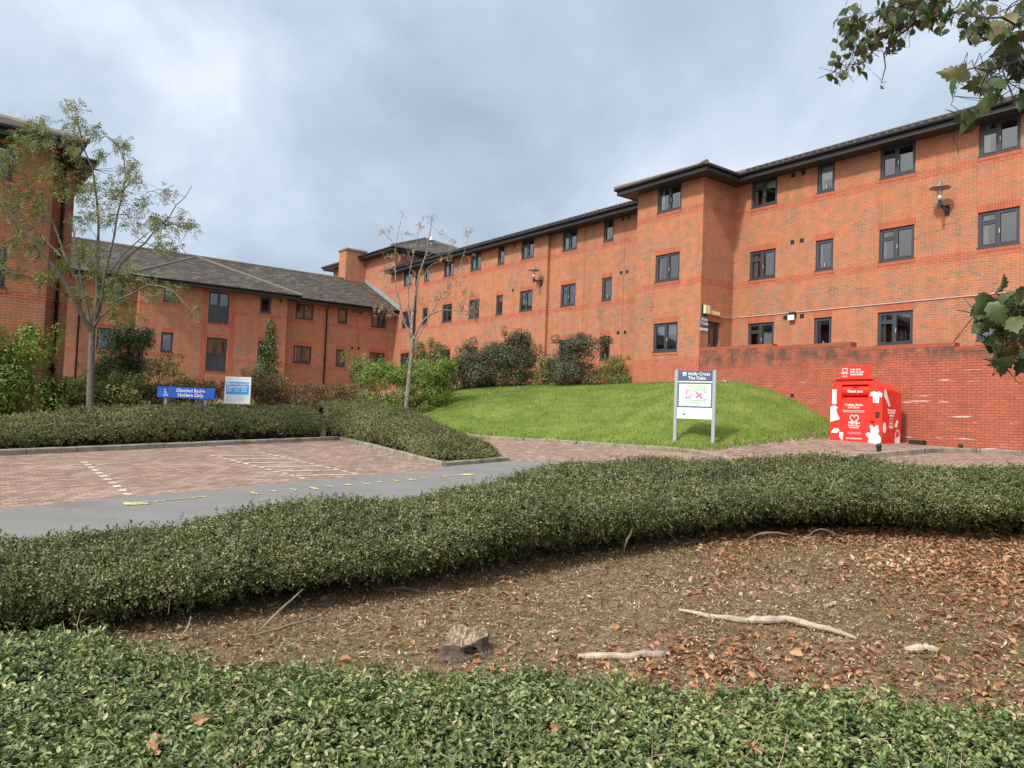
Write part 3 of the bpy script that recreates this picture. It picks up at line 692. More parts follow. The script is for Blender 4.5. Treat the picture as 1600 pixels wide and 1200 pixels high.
    if lintel:
        g = bmesh.new(); w.box(g, a0-.04, a1+.04, -.003, .05, z1, z1+.225); b.part('lintel', g, M[solm], wo_)
    if sill:
        g = bmesh.new(); w.box(g, a0-.04, a1+.04, -.014, .05, z0-.14, z0-.028); b.part('sill', g, M[solm], wo_)
    return wo_
def vents(b, w, pts):
    for a, z in pts:
        g = bmesh.new(); s_ = .075; w.box(g, a-s_, a+s_, -.006, .02, z-s_, z+s_)
        for k in range(4): w.box(g, a-s_+.012, a+s_-.012, -.012, -.006, z-s_+.02+k*.036, z-s_+.032+k*.036)
        b.part('air_vent', g, M['vent'])
def pipe(b, w, a, z0, z1, eave=.5):
    g = bmesh.new(); tube(g, [w.P(a, -eave, z1+.22), w.P(a, -eave, z1+.06), w.P(a, -.09, z1-.22), w.P(a, -.09, z0)], .045, 10)
    for z in np.arange(z0+.4, z1-.3, 1.8): w.box(g, a-.07, a+.07, -.12, .0, z, z+.04)
    b.part('downpipe', g, M['black'], smooth=True)
def gutter(b, pts, r=.062):
    g = bmesh.new()
    tube(g, pts, r, 10); b.part('gutter', g, M['black'], smooth=True)
def ridge(b, pts, r=.11, name='ridge_tiles'):
    g = bmesh.new()
    for p, q in zip(pts, pts[1:]):
        p, q = Vector(p), Vector(q); n = max(1, int((q-p).length/.45))
        for k in range(n):
            a_, b_ = p.lerp(q, k/n), p.lerp(q, (k+1)/n); tube(g, [a_, a_.lerp(b_, .9), b_], [r*.93, r*1.02, r*1.02], 8)
    b.part(name, g, M['ridge'])
GS, GT, MS, MT, TS, TT = 2.734, 3.79, 5.426, 6.469, 8.126, 9.12
EAVE = 9.13
# --- main three storey wing
mb = Bld('hospital_building', 'long three-storey orange brick block with square projecting stair bay, on the right', -18, 24.02, -.5)
colsA = [(-9.48, -8.40, 'L'), (-12.40, -11.29, 'L'), (-14.62, -13.97, 'S'), (-17.28, -16.19, 'L'), (-6.2, -5.55, 'S'), (-3.6, -2.5, 'L')]
hol = [(a, c, z0, z1) for a, c, t in colsA for z0, z1 in ((GS, GT), (MS, MT), (TS, TT))]
wA = wall(mb, 'y', 24.02, -18.0, 6, -.8, EAVE, hol, M['brick'])
colsB = [(-20.25, -19.05, 'T')]
holB = [(a, c, z0, z1) for a, c, t in colsB for z0, z1 in ((GS-.02, GT+.02), (MS, MT), (TS, TT))]
wB = wall(mb, 'y', 22.15, -21.29, -18.0, -.8, EAVE, holB, M['brick'])
wBs = wall(mb, 'x', -18.0, 22.15, 24.02, -.8, EAVE, [(22.62, 23.32, 1.75, 3.80)], M['brick'], rev=.2)
g = bmesh.new(); poly(g, [(-21.29, 22.15, -.8), (-21.29, 24.2, -.8), (-21.29, 24.2, EAVE), (-21.29, 22.15, EAVE)]); mb.part('wall', g, M['brick'])
colsC = [(-25.25, -24.61, 'S'), (-28.11, -27.05, 'L')]
holC = [(a, c, z0, z1) for a, c, t in colsC for z0, z1 in ((GS, GT), (MS, MT), (TS, TT))]
g = bmesh.new(); poly(g, [(-29.0, 23.93, -.8), (-29.0, 24.10, -.8), (-29.0, 24.10, EAVE), (-29.0, 23.93, EAVE)]); mb.part('wall', g, M['brick'])
wC = wall(mb, 'y', 24.10, -29.0, -21.29, -.8, EAVE, holC, M['brick'])
colsD = [(-31.15, -30.10, 'L'), (-33.22, -32.62, 'S'), (-35.83, -34.78, 'L'), (-38.64, -37.58, 'L'), (-40.95, -40.33, 'S'), (-43.52, -42.42, 'L')]
holD = [(a, c, z0, z1) for a, c, t in colsD for z0, z1 in ((GS, GT), (MS, MT), (TS, TT))]
wD = wall(mb, 'y', 23.93, -44.8, -29.0, -.8, EAVE, holD, M['brick'])
for w_, cols in ((wA, colsA), (wB, colsB), (wC, colsC), (wD, colsD)):
    for a, c, t in cols:
        for z0, z1 in ((GS, GT), (MS, MT), (TS, TT)):
            e_ = .02 if (t == 'T' and z0 == GS) else 0
            window(w_, a, c, z0-e_, z1+e_, t, lintel=z1 < 9, curtain=None)
# door in the bay side
g = bmesh.new()
for q in ((22.62, 22.69, 1.75, 3.80), (23.25, 23.32, 1.75, 3.80), (22.69, 23.25, 3.70, 3.80), (22.69, 22.76, 1.75, 3.70), (23.18, 23.25, 1.75, 3.70), (22.76, 23.18, 3.58, 3.70), (22.76, 23.18, 1.75, 1.95), (22.76, 23.18, 2.68, 2.74)):
    wBs.box(g, q[0], q[1], .12, .19, q[2], q[3])
dr = mb.part('door', g, M['frame'])
g = bmesh.new(); poly(g, [wBs.P(22.76, .16, 1.95), wBs.P(23.18, .16, 1.95), wBs.P(23.18, .16, 3.6), wBs.P(22.76, .16, 3.6)]); mb.part('pane', g, M['glass'], dr)
g = bmesh.new(); wBs.box(g, 22.5, 23.4, .9, .95, 1.7, 3.9); mb.part('hallway', g, M['room'], dr)
g = bmesh.new(); tube(g, [wBs.P(22.8, .08, 2.55), wBs.P(22.8, .08, 2.95)], .016, 8); mb.part('handle', g, M['steel'], dr)
g = bmesh.new(); wBs.box(g, 22.58, 23.36, -.003, .05, 3.80, 4.02); mb.part('lintel', g, M['soldier'], dr)
vents(mb, wA, [(-15.52, 6.57), (-15.15, 6.57), (-15.73, 3.9), (-15.08, 3.9), (-15.55, 8.98), (-15.15, 8.98)])
vents(mb, wC, [(-24.04, 6.58), (-23.69, 6.58), (-24.12, 3.9), (-23.69, 3.9), (-24.04, 8.98), (-23.69, 8.98)])
vents(mb, wD, [(-31.75, 6.6), (-31.75, 8.98)])
for w_, a in ((wC, -23.87), (wC, -26.45), (wD, -43.95)):
    g = bmesh.new(); w_.box(g, a-.007, a+.007, -.002, .01, .5, 9.1); mb.part('movement_joint', g, M['vent'])
pipe(mb, wD, -41.75, .6, EAVE, .5)
# eaves
def eaves(b, outline, z, wallpts, name=None):
    """outline: outer edge polyline at soffit height, wallpts: same count polyline on the wall"""
    g = bmesh.new()
    for (p, q), (r, s_) in zip(zip(outline, outline[1:]), zip(wallpts, wallpts[1:])): poly(g, [(*p, z), (*q, z), (*s_, z), (*r, z)])
    b.part('soffit', g, M['soffit'])
    g = bmesh.new()
    for p, q in zip(outline, outline[1:]):
        d = Vector(q)-Vector(p); d.normalize(); n = Vector((d.y, -d.x))*.012
        pts = [Vector(p)+n, Vector(q)+n]
        poly(g, [(*p, z-.015), (*q, z-.015), (*q, z+.2), (*p, z+.2)]); poly(g, [(p[0]-n.x*2, p[1]-n.y*2, z-.015), (q[0]-n.x*2, q[1]-n.y*2, z-.015), (*q, z-.015), (*p, z-.015)])
    b.part('fascia', g, M['fascia'])
    g = bmesh.new()
    for p, q in zip(outline, outline[1:]): tube(g, [(*p, z-.01), (*q, z-.01)], .018, 4)
    b.part('fascia_trim', g, M['trim'])
O_ = .6
eaves(mb, [(6, 23.42), (-17.4, 23.42), (-17.4, 21.55), (-21.89, 21.55), (-21.89, 23.42), (-45.1, 23.42)], 9.08,
      [(6, 24.1), (-18.0, 24.1), (-18.0, 22.15), (-21.29, 22.15), (-21.29, 24.2), (-45.1, 24.2)])
gutter(mb, [(6, 23.37, 9.27), (-17.35, 23.37, 9.27), (-17.35, 21.50, 9.27), (-21.94, 21.50, 9.27), (-21.94, 23.37, 9.27), (-45.1, 23.37, 9.27)])
TP = math.tan(R_(22)); ZE = 9.31
g = bmesh.new(); ry = 28.0; rz = ZE+(ry-23.32)*TP
poly(g, [(-45.2, 23.32, ZE), (6.5, 23.32, ZE), (6.5, ry, rz), (-45.2, ry, rz)]); poly(g, [(-45.2, ry, rz), (6.5, ry, rz), (6.5, 2*ry-23.32, ZE), (-45.2, 2*ry-23.32, ZE)])
ax = -19.65; hb = 2.27
bl = [(-21.95, 21.44, ZE), (-17.33, 21.44, ZE), (ax, 21.44+hb+.04, ZE+2.31*TP), (ax, 23.32+2.31, ZE+2.31*TP), (-21.95, 23.32, ZE+.003), (-17.33, 23.32, ZE+.003)]
poly(g, [bl[0], bl[1], bl[2]]); poly(g, [bl[1], bl[5], bl[3], bl[2]]); poly(g, [bl[0], bl[2], bl[3], bl[4]])
poly(g, [(-45.2, 23.32, ZE), (-45.2, ry, rz), (-45.2, 2*ry-23.32, ZE)])
# tile edge thickness along the eaves
for p, q in (((6.5, 23.32), (-17.33, 23.32)), ((-17.33, 23.32), (-17.33, 21.44)), ((-17.33, 21.44), (-21.95, 21.44)), ((-21.95, 21.44), (-21.95, 23.32)), ((-21.95, 23.32), (-45.2, 23.32))):
    poly(g, [(*p, ZE), (*q, ZE), (*q, ZE-.05), (*p, ZE-.05)])
rf = mb.part('roof', g, M['tile'])
ridge(mb, [(-45.2, ry, rz), (6.5, ry, rz)]); ridge(mb, [bl[1], bl[2]], .09, 'hip_tiles'); ridge(mb, [bl[0], bl[2]], .09, 'hip_tiles')
g = bmesh.new()   # snow guard rail of small brackets along the eaves
for k in range(190):
    xx = -44.5+k*.265
    if -21.9 < xx < -17.3: continue
    zq = ZE+.32*TP; box(g, xx-.05, xx+.05, 23.60, 23.74, zq-.02, zq+.06)
tube(g, [(-44.8, 23.66, ZE+.34*TP+.07), (-21.95, 23.66, ZE+.34*TP+.07)], .012, 5); tube(g, [(-17.3, 23.66, ZE+.34*TP+.07), (6, 23.66, ZE+.34*TP+.07)], .012, 5)
mb.part('eaves_rail', g, M['black'])
# --- tower block with chimney behind
tb = Bld('tower_block', 'taller square orange brick block with hipped roof and tall chimney behind the bare tree', -49.8, 29, 0)
wall(tb, 'y', 23.96, -54.6, -44.8, 0, 10.6, [], M['brick'])
wall(tb, 'x', -44.8, 23.96, 34, 8, 10.6, [], M['brick'])
eaves(tb, [(-44.2, 34.6), (-44.2, 23.36), (-55.2, 23.36), (-55.2, 34.6)], 10.6, [(-44.8, 34), (-44.8, 23.96), (-54.6, 23.96), (-54.6, 34)])
gutter(tb, [(-44.15, 34.6, 10.76), (-44.15, 23.31, 10.76), (-55.25, 23.31, 10.76), (-55.25, 34.6, 10.76)])
g = bmesh.new(); q4 = [(-44.1, 23.26, 10.8), (-44.1, 34.7, 10.8), (-55.3, 34.7, 10.8), (-55.3, 23.26, 10.8)]; ap = (-49.7, 28.98, 13.15)
for p, q in zip(q4, q4[1:]+q4[:1]): poly(g, [p, q, ap])
tb.part('roof', g, M['tile']); ridge(tb, [q4[0], ap], .1, 'hip_tiles'); ridge(tb, [q4[1], ap], .1, 'hip_tiles'); ridge(tb, [q4[3], ap], .1, 'hip_tiles')
g = bmesh.new(); lathe(g, [(.1, 0), (.1, .35), (.24, .38), (.24, .42), (.14, .5), (.13, .6), (.05, .68), (0.001, .7)], 14, (-47.6, 28.3, 12.15)); tb.part('roof_cowl', g, M['steel'], smooth=True)
g = bmesh.new(); box(g, -50.25, -49.1, 22.42, 23.95, 7.5, 11.12); ch = tb.part('chimney', g, M['brick_e'])
g = bmesh.new(); box(g, -50.33, -49.02, 22.34, 23.98, 11.12, 11.27, .02); tb.part('chimney_cap', g, M['cap'], ch)
for dx, dy in ((-.35, .55), (-.35, 1.05), (-.75, .8)):
    g = bmesh.new(); tube(g, [(-49.1+dx, 22.42+dy, 11.27), (-49.1+dx, 22.42+dy, 11.62)], .035, 8); tb.part('flue_pipe', g, M['steel'], ch)
g = bmesh.new()
for k in range(14):
    t0, t1 = k/14, (k+1)/14; x0_, x1_ = -43.9-5.4*t0, -43.9-5.4*t1; z0_ = 6.75+2.5*t0
    box(g, x1_, x0_, 23.90 if x0_ > -44.8 else 23.93, 23.957, z0_-.12, z0_+.28)
tb.part('step_flashing', g, M['lead'])
# --- low two storey wing
eb = Bld('brick_wing', 'two-storey orange brick wing with brown tiled roof facing across the car park', -44.56, 12, 0)
def LV(a, b_, t, lv): return [(a, b_, z0, z1, t) for z0, z1 in lv]
EL = [(GS, GT), (MS, 6.36)]
winE = LV(17.25, 18.37, 'T', EL)+LV(19.98, 20.63, 'S', EL)+LV(22.29, 23.38, 'T', EL)
winE2 = LV(6.71, 7.84, 'T', EL)+LV(2.9, 3.9, 'T', EL)
wE = wall(eb, 'x', -44.56, 16.41, 23.93, -.6, 6.4, [q[:4] for q in winE], M['brick_e'])
wE2 = wall(eb, 'x', -44.56, -8, 8.45, -.6, 6.4, [q[:4] for q in winE2], M['brick_e'])
FL_ = [(11.96, 13.08, 4.57, 6.30, 'P', 5.49), (11.96, 13.08, 1.92, 3.73, 'P', 2.82), (11.96, 12.9, -.2, 1.03, 'S', 0)]
winF = LV(14.79, 15.44, 'S', EL)+LV(9.62, 10.23, 'S', EL)
wF = wall(eb, 'x', -43.7, 8.45, 16.41, -.6, 6.4, [q[:4] for q in winF]+[q[:4] for q in FL_], M['brick_e'])
for w_, ws in ((wE, winE), (wE2, winE2), (wF, winF)):
    for q in ws: window(w_, *q[:4], q[4], lintel=q[3] < 6)
for q in FL_: window(wF, *q[:4], q[4], lintel=q[3] < 6, split=q[5])
for a in (8.45, 16.41):
    g = bmesh.new(); poly(g, [(-43.7, a, -.6), (-44.6, a, -.6), (-44.6, a, 6.4), (-43.7, a, 6.4)]); eb.part('wall', g, M['brick_e'])
for a0, a1 in ((11.64, 11.90), (13.14, 13.40)):
    g = bmesh.new(); wF.box(g, a0, a1, -.012, .02, -.6, 6.4); eb.part('brick_pier', g, M['pier'])
vents(eb, wE, [(21.05, 3.95), (21.5, 3.95), (21.05, 6.25), (21.5, 6.25), (18.9, 1.2)]); vents(eb, wF, [(16.0, 6.25)])
for a in (21.3, 23.5):
    g = bmesh.new(); wE.box(g, a-.008, a+.008, -.002, .01, -.5, 6.4); eb.part('movement_joint', g, M['vent'])
pipe(eb, wE, 19.22, .9, 6.4, .45); pipe(eb, wE2, 5.84, -.3, 6.4, .45)
eaves(eb, [(-43.96, -8), (-43.96, 7.9), (-43.15, 7.9), (-43.15, 16.95), (-43.96, 16.95), (-43.96, 23.92)], 6.4,
      [(-44.6, -8), (-44.6, 8.45), (-43.7, 8.45), (-43.7, 16.41), (-44.6, 16.41), (-44.6, 23.92)])
gutter(eb, [(-43.91, -8, 6.57), (-43.91, 7.86, 6.57), (-43.1, 7.86, 6.57), (-43.1, 17.0, 6.57), (-43.91, 17.0, 6.57), (-43.91, 23.92, 6.57)])
g = bmesh.new(); zE = 6.62; rx, rzz = -49.3, 9.12
poly(g, [(-43.9, -8, zE), (-43.9, 23.95, zE), (rx, 23.95, rzz), (rx, -8, rzz)]); poly(g, [(rx, -8, rzz), (rx, 23.95, rzz), (-54.7, 23.95, zE), (-54.7, -8, zE)])
a4 = [(-43.06, 7.82, zE), (-43.06, 17.03, zE), (rx+.3, 12.55, rzz-.08)]
poly(g, a4); poly(g, [a4[1], (-43.9, 17.03, zE+.004), a4[2]]); poly(g, [a4[0], a4[2], (-43.9, 7.82, zE+.004)])
for p, q in (((-43.9, -8), (-43.9, 7.82)), ((-43.06, 7.82), (-43.06, 17.03)), ((-43.9, 17.03), (-43.9, 23.95)), ((-43.9, 17.03), (-43.06, 17.03))): poly(g, [(*p, zE), (*q, zE), (*q, zE-.05), (*p, zE-.05)])
eb.part('roof', g, M['tile']); ridge(eb, [(rx, -8, rzz), (rx, 23.95, rzz)], .09); ridge(eb, [a4[1], a4[2]], .085, 'hip_tiles'); ridge(eb, [a4[0], a4[2]], .085, 'hip_tiles')
# --- near left block
lb = Bld('corner_block', 'near orange brick building with deep black eaves at the left edge behind the thin tree', -23, 0, -1)
wl = [(.25, 1.33, GS, 3.75), (.25, 1.33, MS, 6.32), (-3.2, -2.1, GS, 3.75), (-3.2, -2.1, MS, 6.32), (-6.5, -5.4, GS, 3.75)]
wG = wall(lb, 'x', -22.75, -14, 2.22, -1.6, 6.4, wl, M['brick_e'])
for q in wl: window(wG, *q, 'T', lintel=q[3] < 6)
wG2 = wall(lb, 'x', -24.2, 2.22, 2.88, -1.6, 6.4, [], M['brick_e'])
g = bmesh.new(); poly(g, [(-22.75, 2.22, -1.6), (-24.3, 2.22, -1.6), (-24.3, 2.22, 6.4), (-22.75, 2.22, 6.4)]); poly(g, [(-24.2, 2.88, -1.6), (-30, 2.88, -1.6), (-30, 2.88, 6.4), (-24.2, 2.88, 6.4)]); lb.part('wall', g, M['brick_e'])
pipe(lb, wG2, 2.62, -1.4, 6.4, .2)
eaves(lb, [(-22.2, -14), (-22.2, 2.77), (-23.75, 2.77), (-23.75, 3.25), (-32, 3.25)], 6.4, [(-22.8, -14), (-22.8, 2.2), (-24.2, 2.2), (-24.2, 2.87), (-32, 2.87)])
gutter(lb, [(-22.15, -14, 6.57), (-22.15, 2.81, 6.57), (-23.7, 2.81, 6.57), (-23.7, 3.3, 6.57), (-32, 3.3, 6.57)])
g = bmesh.new(); zE = 6.62; L_ = 4.6; TQ = math.tan(R_(20.5)); rr = zE+L_*TQ
poly(g, [(-22.1, -14, zE), (-22.1, 2.86, zE), (-22.1-L_, 2.86-L_, rr), (-22.1-L_, -14, rr)]); poly(g, [(-22.1, 2.86, zE), (-22.1-2*L_, 2.86, zE), (-22.1-L_, 2.86-L_, rr)])
poly(g, [(-23.65, 3.35, zE-.003), (-34, 3.35, zE-.003), (-34, 1.0, zE+2.35*TQ), (-26.0, 1.0, zE+2.35*TQ)]); poly(g, [(-23.65, 3.35, zE-.003), (-26.0, 1.0, zE+2.35*TQ), (-23.65, 1.0, zE-.003)])
for p, q in (((-22.1, -14), (-22.1, 2.86)), ((-22.1, 2.86), (-23.65, 2.86)), ((-23.65, 2.86), (-23.65, 3.35)), ((-23.65, 3.35), (-34, 3.35))): poly(g, [(*p, zE), (*q, zE), (*q, zE-.05), (*p, zE-.05)])
lb.part('roof', g, M['tile']); ridge(lb, [(-22.1, 2.86, zE), (-22.1-L_, 2.86-L_, rr)], .085, 'hip_tiles')

# --- retaining wall
rw = Bld('retaining_wall', 'long red brick retaining wall with lime and soot stains behind the red bank', -12, 22.17, -.4, 'wall')
tops = [(-18.0, -15.0, 2.66), (-15.0, -12.25, 2.57), (-12.25, -9.3, 2.40), (-9.3, 8, 2.27)]
g = bmesh.new(); h2 = bmesh.new()
for a, c, z in tops:
    box(g, a, c, 22.17, 22.5, -1.6, z); box(h2, a+.002, c-.002, 22.166, 22.504, z, z+.11)
rw.part('wall', g, M['wallbrick']); rw.part('coping', h2, M['cope'])
for a, z in ((-11.95, .42), (-9.1, -.32), (-14.2, 1.05)):
    g = bmesh.new(); box(g, a-.06, a+.06, 22.15, 22.18, z-.05, z+.05); rw.part('weep_hole', g, M['vent'])
bmx = bmesh.new(); poly(bmx, [L2W(-18, 22.5, 1.72), L2W(8, 22.5, 1.72), L2W(8, 24.0, 1.72), L2W(-18, 24.0, 1.72)]); tag(obj('terrace_path', bmx, M['paving']), kind='structure')

# ------------------------------------------------------------------ text
def text(body, size, m, parent, mat, name='lettering', depth=.004, align='CENTER', bold=.0, sx_=1., spacing=1.):
    cu = bpy.data.curves.new(name, 'FONT'); cu.body = body; cu.size = size; cu.extrude = depth/2; cu.offset = bold*size
    cu.align_x = align; cu.align_y = 'CENTER'; cu.space_line = spacing; cu.resolution_u = 3
    t = bpy.data.objects.new('t', cu); COL.objects.link(t); dg = bpy.context.evaluated_depsgraph_get(); dg.update()
    me = bpy.data.meshes.new_from_object(t.evaluated_get(dg)); bpy.data.objects.remove(t)
    me.name = name; me.materials.clear(); me.materials.append(m)
    o = bpy.data.objects.new(name, me); COL.objects.link(o); o.parent = parent; o.matrix_local = mat @ Matrix.Diagonal((sx_, 1, 1, 1)); return o
def facemat(org, right, up=Vector((0, 0, 1))):
    right = Vector(right).normalized(); up = Vector(up).normalized(); n = right.cross(up)
    m = Matrix.Identity(4)
    for i, v in enumerate((right, up, n)):
        for k in range(3): m[k][i] = v[k]
    for k in range(3): m[k][3] = org[k]
    return m
XF = lambda x, y, z: facemat((x, y, z), (1, 0, 0))      # front face (normal -y)
XS = lambda x, y, z: facemat((x, y, z), (0, 1, 0))      # side face (normal +x)
def shape(parent, mat, pts, m, name, depth=.004):
    bm = bmesh.new(); f = bm.faces.new([bm.verts.new((p[0], p[1], 0)) for p in pts])
    if f.normal.z < 0: f.normal_flip()
    r = bmesh.ops.extrude_face_region(bm, geom=[f]); vs = [v for v in r['geom'] if isinstance(v, bmesh.types.BMVert)]
    bmesh.ops.translate(bm, verts=vs, vec=(0, 0, depth)); bmesh.ops.recalc_face_normals(bm, faces=bm.faces[:])
    o = obj(name, bm, m, parent); o.matrix_local = mat; return o
def flattube(parent, mat, paths, r, m, name):
    bm = bmesh.new()
    for P_ in paths:
        for p, q in zip(P_, P_[1:]):
            d = Vector((q[0]-p[0], q[1]-p[1])); L = d.length
            if L < 1e-6: continue
            d /= L; n = Vector((-d.y, d.x))*r; p_, q_ = Vector(p)-d*r*.5, Vector(q)+d*r*.5
            vs = [bm.verts.new((v.x, v.y, .003)) for v in (p_-n, q_-n, q_+n, p_+n)]; bm.faces.new(vs)
    o = obj(name, bm, m, parent); o.matrix_local = mat; return o
def circ(cx, cy, r, n=18, a0=0, a1=2*math.pi, ry=None):
    ry = ry or r; return [(cx+r*math.cos(a0+(a1-a0)*k/n), cy+ry*math.sin(a0+(a1-a0)*k/n)) for k in range(n+1)]

# --- disabled badge sign
def place(px, py, d): v = at(px, py, d); return v
pL, pR = Vector((-8.35, 18.05)), Vector((-7.25, 18.0))
sg = empty('parking_sign', (-7.9, 18.3, gz(-7.9, 18.3)), R_(-4)); tag(sg, 'wide low blue sign reading Disabled Badge Holders Only on two grey posts', 'sign')
zb = -gz(-7.9, 18.3)
c_ = at(291, 614, 19.2); zc = (c_.z-gz(c_.x, 19.2))/1.05; sg.location = (c_.x, 19.2, gz(c_.x, 19.2)); sg.scale = (1.05, 1.05, 1.05)
g = bmesh.new(); box(g, -.71, .71, -.02, .02, zc-.13, zc+.13, .012); obj('panel', g, M['signblue'], sg)
for xx in (-.515, .47):
    g = bmesh.new(); box(g, xx-.035, xx+.035, .021, .09, -.1, zc+.1); obj('post', g, M['postblue'], sg)
text('Disabled Badge\nHolders Only', .115, M['white'], sg, XF(.12, -.022, zc), bold=.02, depth=.003, spacing=.95)
wl_ = [circ(-.515, zc-.035, .045, 16, -2.4, 1.9), [(-.52, zc+.045), (-.515, zc-.03), (-.475, zc-.032), (-.455, zc-.085), (-.43, zc-.078)], [(-.52, zc+.01), (-.48, zc+.01)]]
flattube(sg, facemat((0, -.021, 0), (1, 0, 0)), wl_, .009, M['white'], 'wheelchair_symbol')
shape(sg, facemat((0, -.021, 0), (1, 0, 0)), circ(-.522, zc+.066, .017, 10)[:-1], M['white'], 'wheelchair_symbol', .003)
# --- blue badge notice
d2 = 20.0; c_ = at(371.5, 610, d2); gzb = gz(c_.x, d2); nb = empty('notice_board', (c_.x, d2, gzb), R_(-6)); tag(nb, 'square white notice with a blue panel on a single pole beside the blue badge sign', 'sign')
zc = c_.z-gzb; hw, hh = .355, .355
g = bmesh.new(); box(g, -hw, hw, -.012, .012, zc-hh, zc+hh, .006); obj('panel', g, M['signwhite'], nb)
g = bmesh.new(); tube(g, [(.02, .045, -.1), (.02, .045, zc+.2)], .032, 10); obj('post', g, M['metalgrey'], nb)
shape(nb, XF(0, -.013, zc), [(-.32, -.11), (.31, -.11), (.31, .22), (-.32, .22)], M['lightblue'], 'blue_panel', .002)
shape(nb, XF(0, -.016, zc), [(-.30, .13), (-.225, .13), (-.225, .205), (-.30, .205)], M['signwhite'], 'symbol_square', .002)
text('Blue Badge Holders Only', .062, M['white'], nb, XF(.05, -.017, zc+.165), bold=.02, depth=.002)
text('NHS', .05, M['textgrey'], nb, XF(-.25, -.014, zc+.29), depth=.002)
ln = [[(-.28+.01*k, .10-.028*k), (.26-.02*(k % 2), .10-.028*k)] for k in range(2)]+[[(-.29+.2*i_, .03-.05*k), (-.15+.2*i_, .03-.05*k)] for k in range(2) for i_ in range(3)]
flattube(nb, XF(0, -.016, zc), ln, .006, M['white'], 'small_print')
flattube(nb, XF(0, -.014, zc), [[(-.3, -.16-.04*k), (.28-.05*k, -.16-.04*k)] for k in range(4)]+[[(.15, .29), (.28, .29)]], .005, M['textgrey'], 'small_print')
# --- site map board
mA, mB = Vector((4.42, 20.46)), Vector((5.29, 20.05)); mc_ = (mA+mB)/2; ang = math.atan2(mB.y-mA.y, mB.x-mA.x)
g0 = min(gz(*mA), gz(*mB)); ms = empty('map_sign', (mc_.x, mc_.y, g0), ang); tag(ms, 'grey two-post sign headed Holly Cross The Oaks with a site map, on the grass', 'sign')
hw = (mB-mA).length/2+.02; H_ = 1.92
for s_ in (-1, 1):
    g = bmesh.new(); box(g, s_*hw-.045, s_*hw+.045, -.04, .04, -.2, H_, .012); obj('post', g, M['metalgrey'], ms)
iw = hw-.045
g = bmesh.new(); box(g, -iw, iw, -.02, .02, H_-.30, H_-.03); obj('header_panel', g, M['navy'], ms)
g = bmesh.new(); box(g, -iw, iw, -.02, .02, H_-.335, H_-.303); obj('divider', g, M['signwhite'], ms)
g = bmesh.new(); box(g, -iw, iw, -.02, .02, H_-1.0, H_-.338); mpn_ = obj('map_panel', g, M['navy'], ms)
g = bmesh.new(); box(g, -iw, iw, -.022, .02, H_-1.30, H_-1.003); obj('lower_panel', g, M['signwhite'], ms)
text('Holly Cross\nThe Oaks', .118, M['white'], ms, XF(-.19, -.0215, H_-.165), bold=.012, align='LEFT', depth=.003, spacing=.92)
shape(ms, XF(-.285, -.021, H_-.12), [(-.05, .055), (.05, .055), (.05, -.02), (.0, -.06), (-.05, -.02)], M['signwhite'], 'shield_emblem', .003)
shape(ms, XF(-.285, -.0245, H_-.12), [(-.03, .0), (.03, .02), (.03, -.015), (0, -.04)], M['lightblue'], 'shield_emblem', .001)
zm = H_-.67
shape(ms, XF(0, -.0205, zm), [(-iw+.035, -.295), (iw-.035, -.295), (iw-.035, .295), (-iw+.035, .295)], M['signwhite'], 'site_map', .002)
for k_, (m_, pp) in enumerate([('mapgreen', [(-.1, -.25), (.3, -.2), (.33, -.05), (.2, -.12), (-.05, -.15)]), ('mapgreen', [(-.05, .12), (.3, .08), (.33, .26), (0, .27)]), ('mapyellow', [(-.22, .22), (-.02, .19), (0, .26), (-.2, .27)]), ('mapyellow', [(.2, .22), (.3, .22), (.3, .25), (.2, .25)]),
              ('mappink', [(-.23, .13), (-.08, .13), (-.08, .10), (-.20, .10), (-.20, 0), (-.23, 0)]), ('mappink', [(-.25, -.04), (-.12, -.05), (-.12, .02), (-.1, .02), (-.1, -.09), (-.25, -.07)]),
              ('mappink', [(.0, .09), (.04, .10), (.22, -.08), (.18, -.11)]), ('mappink', [(.17, .06), (.2, .03), (.04, -.08), (.01, -.05)]), ('mapyellow', [(-.07, .05), (-.02, .08), (-.03, .02), (-.06, .0)])]):
    shape(ms, XF(0, -.0228-.0003*k_, zm), pp, M[m_], 'map_area', .0004)
flattube(ms, XF(0, -.0226, zm), [[(-.34, -.06), (-.1, -.13), (.1, -.14), (.33, -.1)], [(-.34, .17), (-.05, .1), (.08, .14), (.34, .05)], [(-.3, -.14), (-.3, -.27), (-.18, -.27), (-.18, -.14), (-.3, -.14)], [(.25, .2), (.27, -.2)], [(-.14, .2), (-.1, -.2)]], .009, M['textgrey'], 'map_paths')
flattube(ms, XF(0, -.0205, H_-1.15), [[(-.12, .02), (.28, .025)], [(-.12, -.05), (.25, -.045)]], .006, M['textgrey'], 'small_print')
shape(ms, XF(-.27, -.0225, H_-1.18), [(-.025, -.03), (.03, -.03), (.03, .02), (-.025, .02)], M['navy'], 'small_emblem', .002)

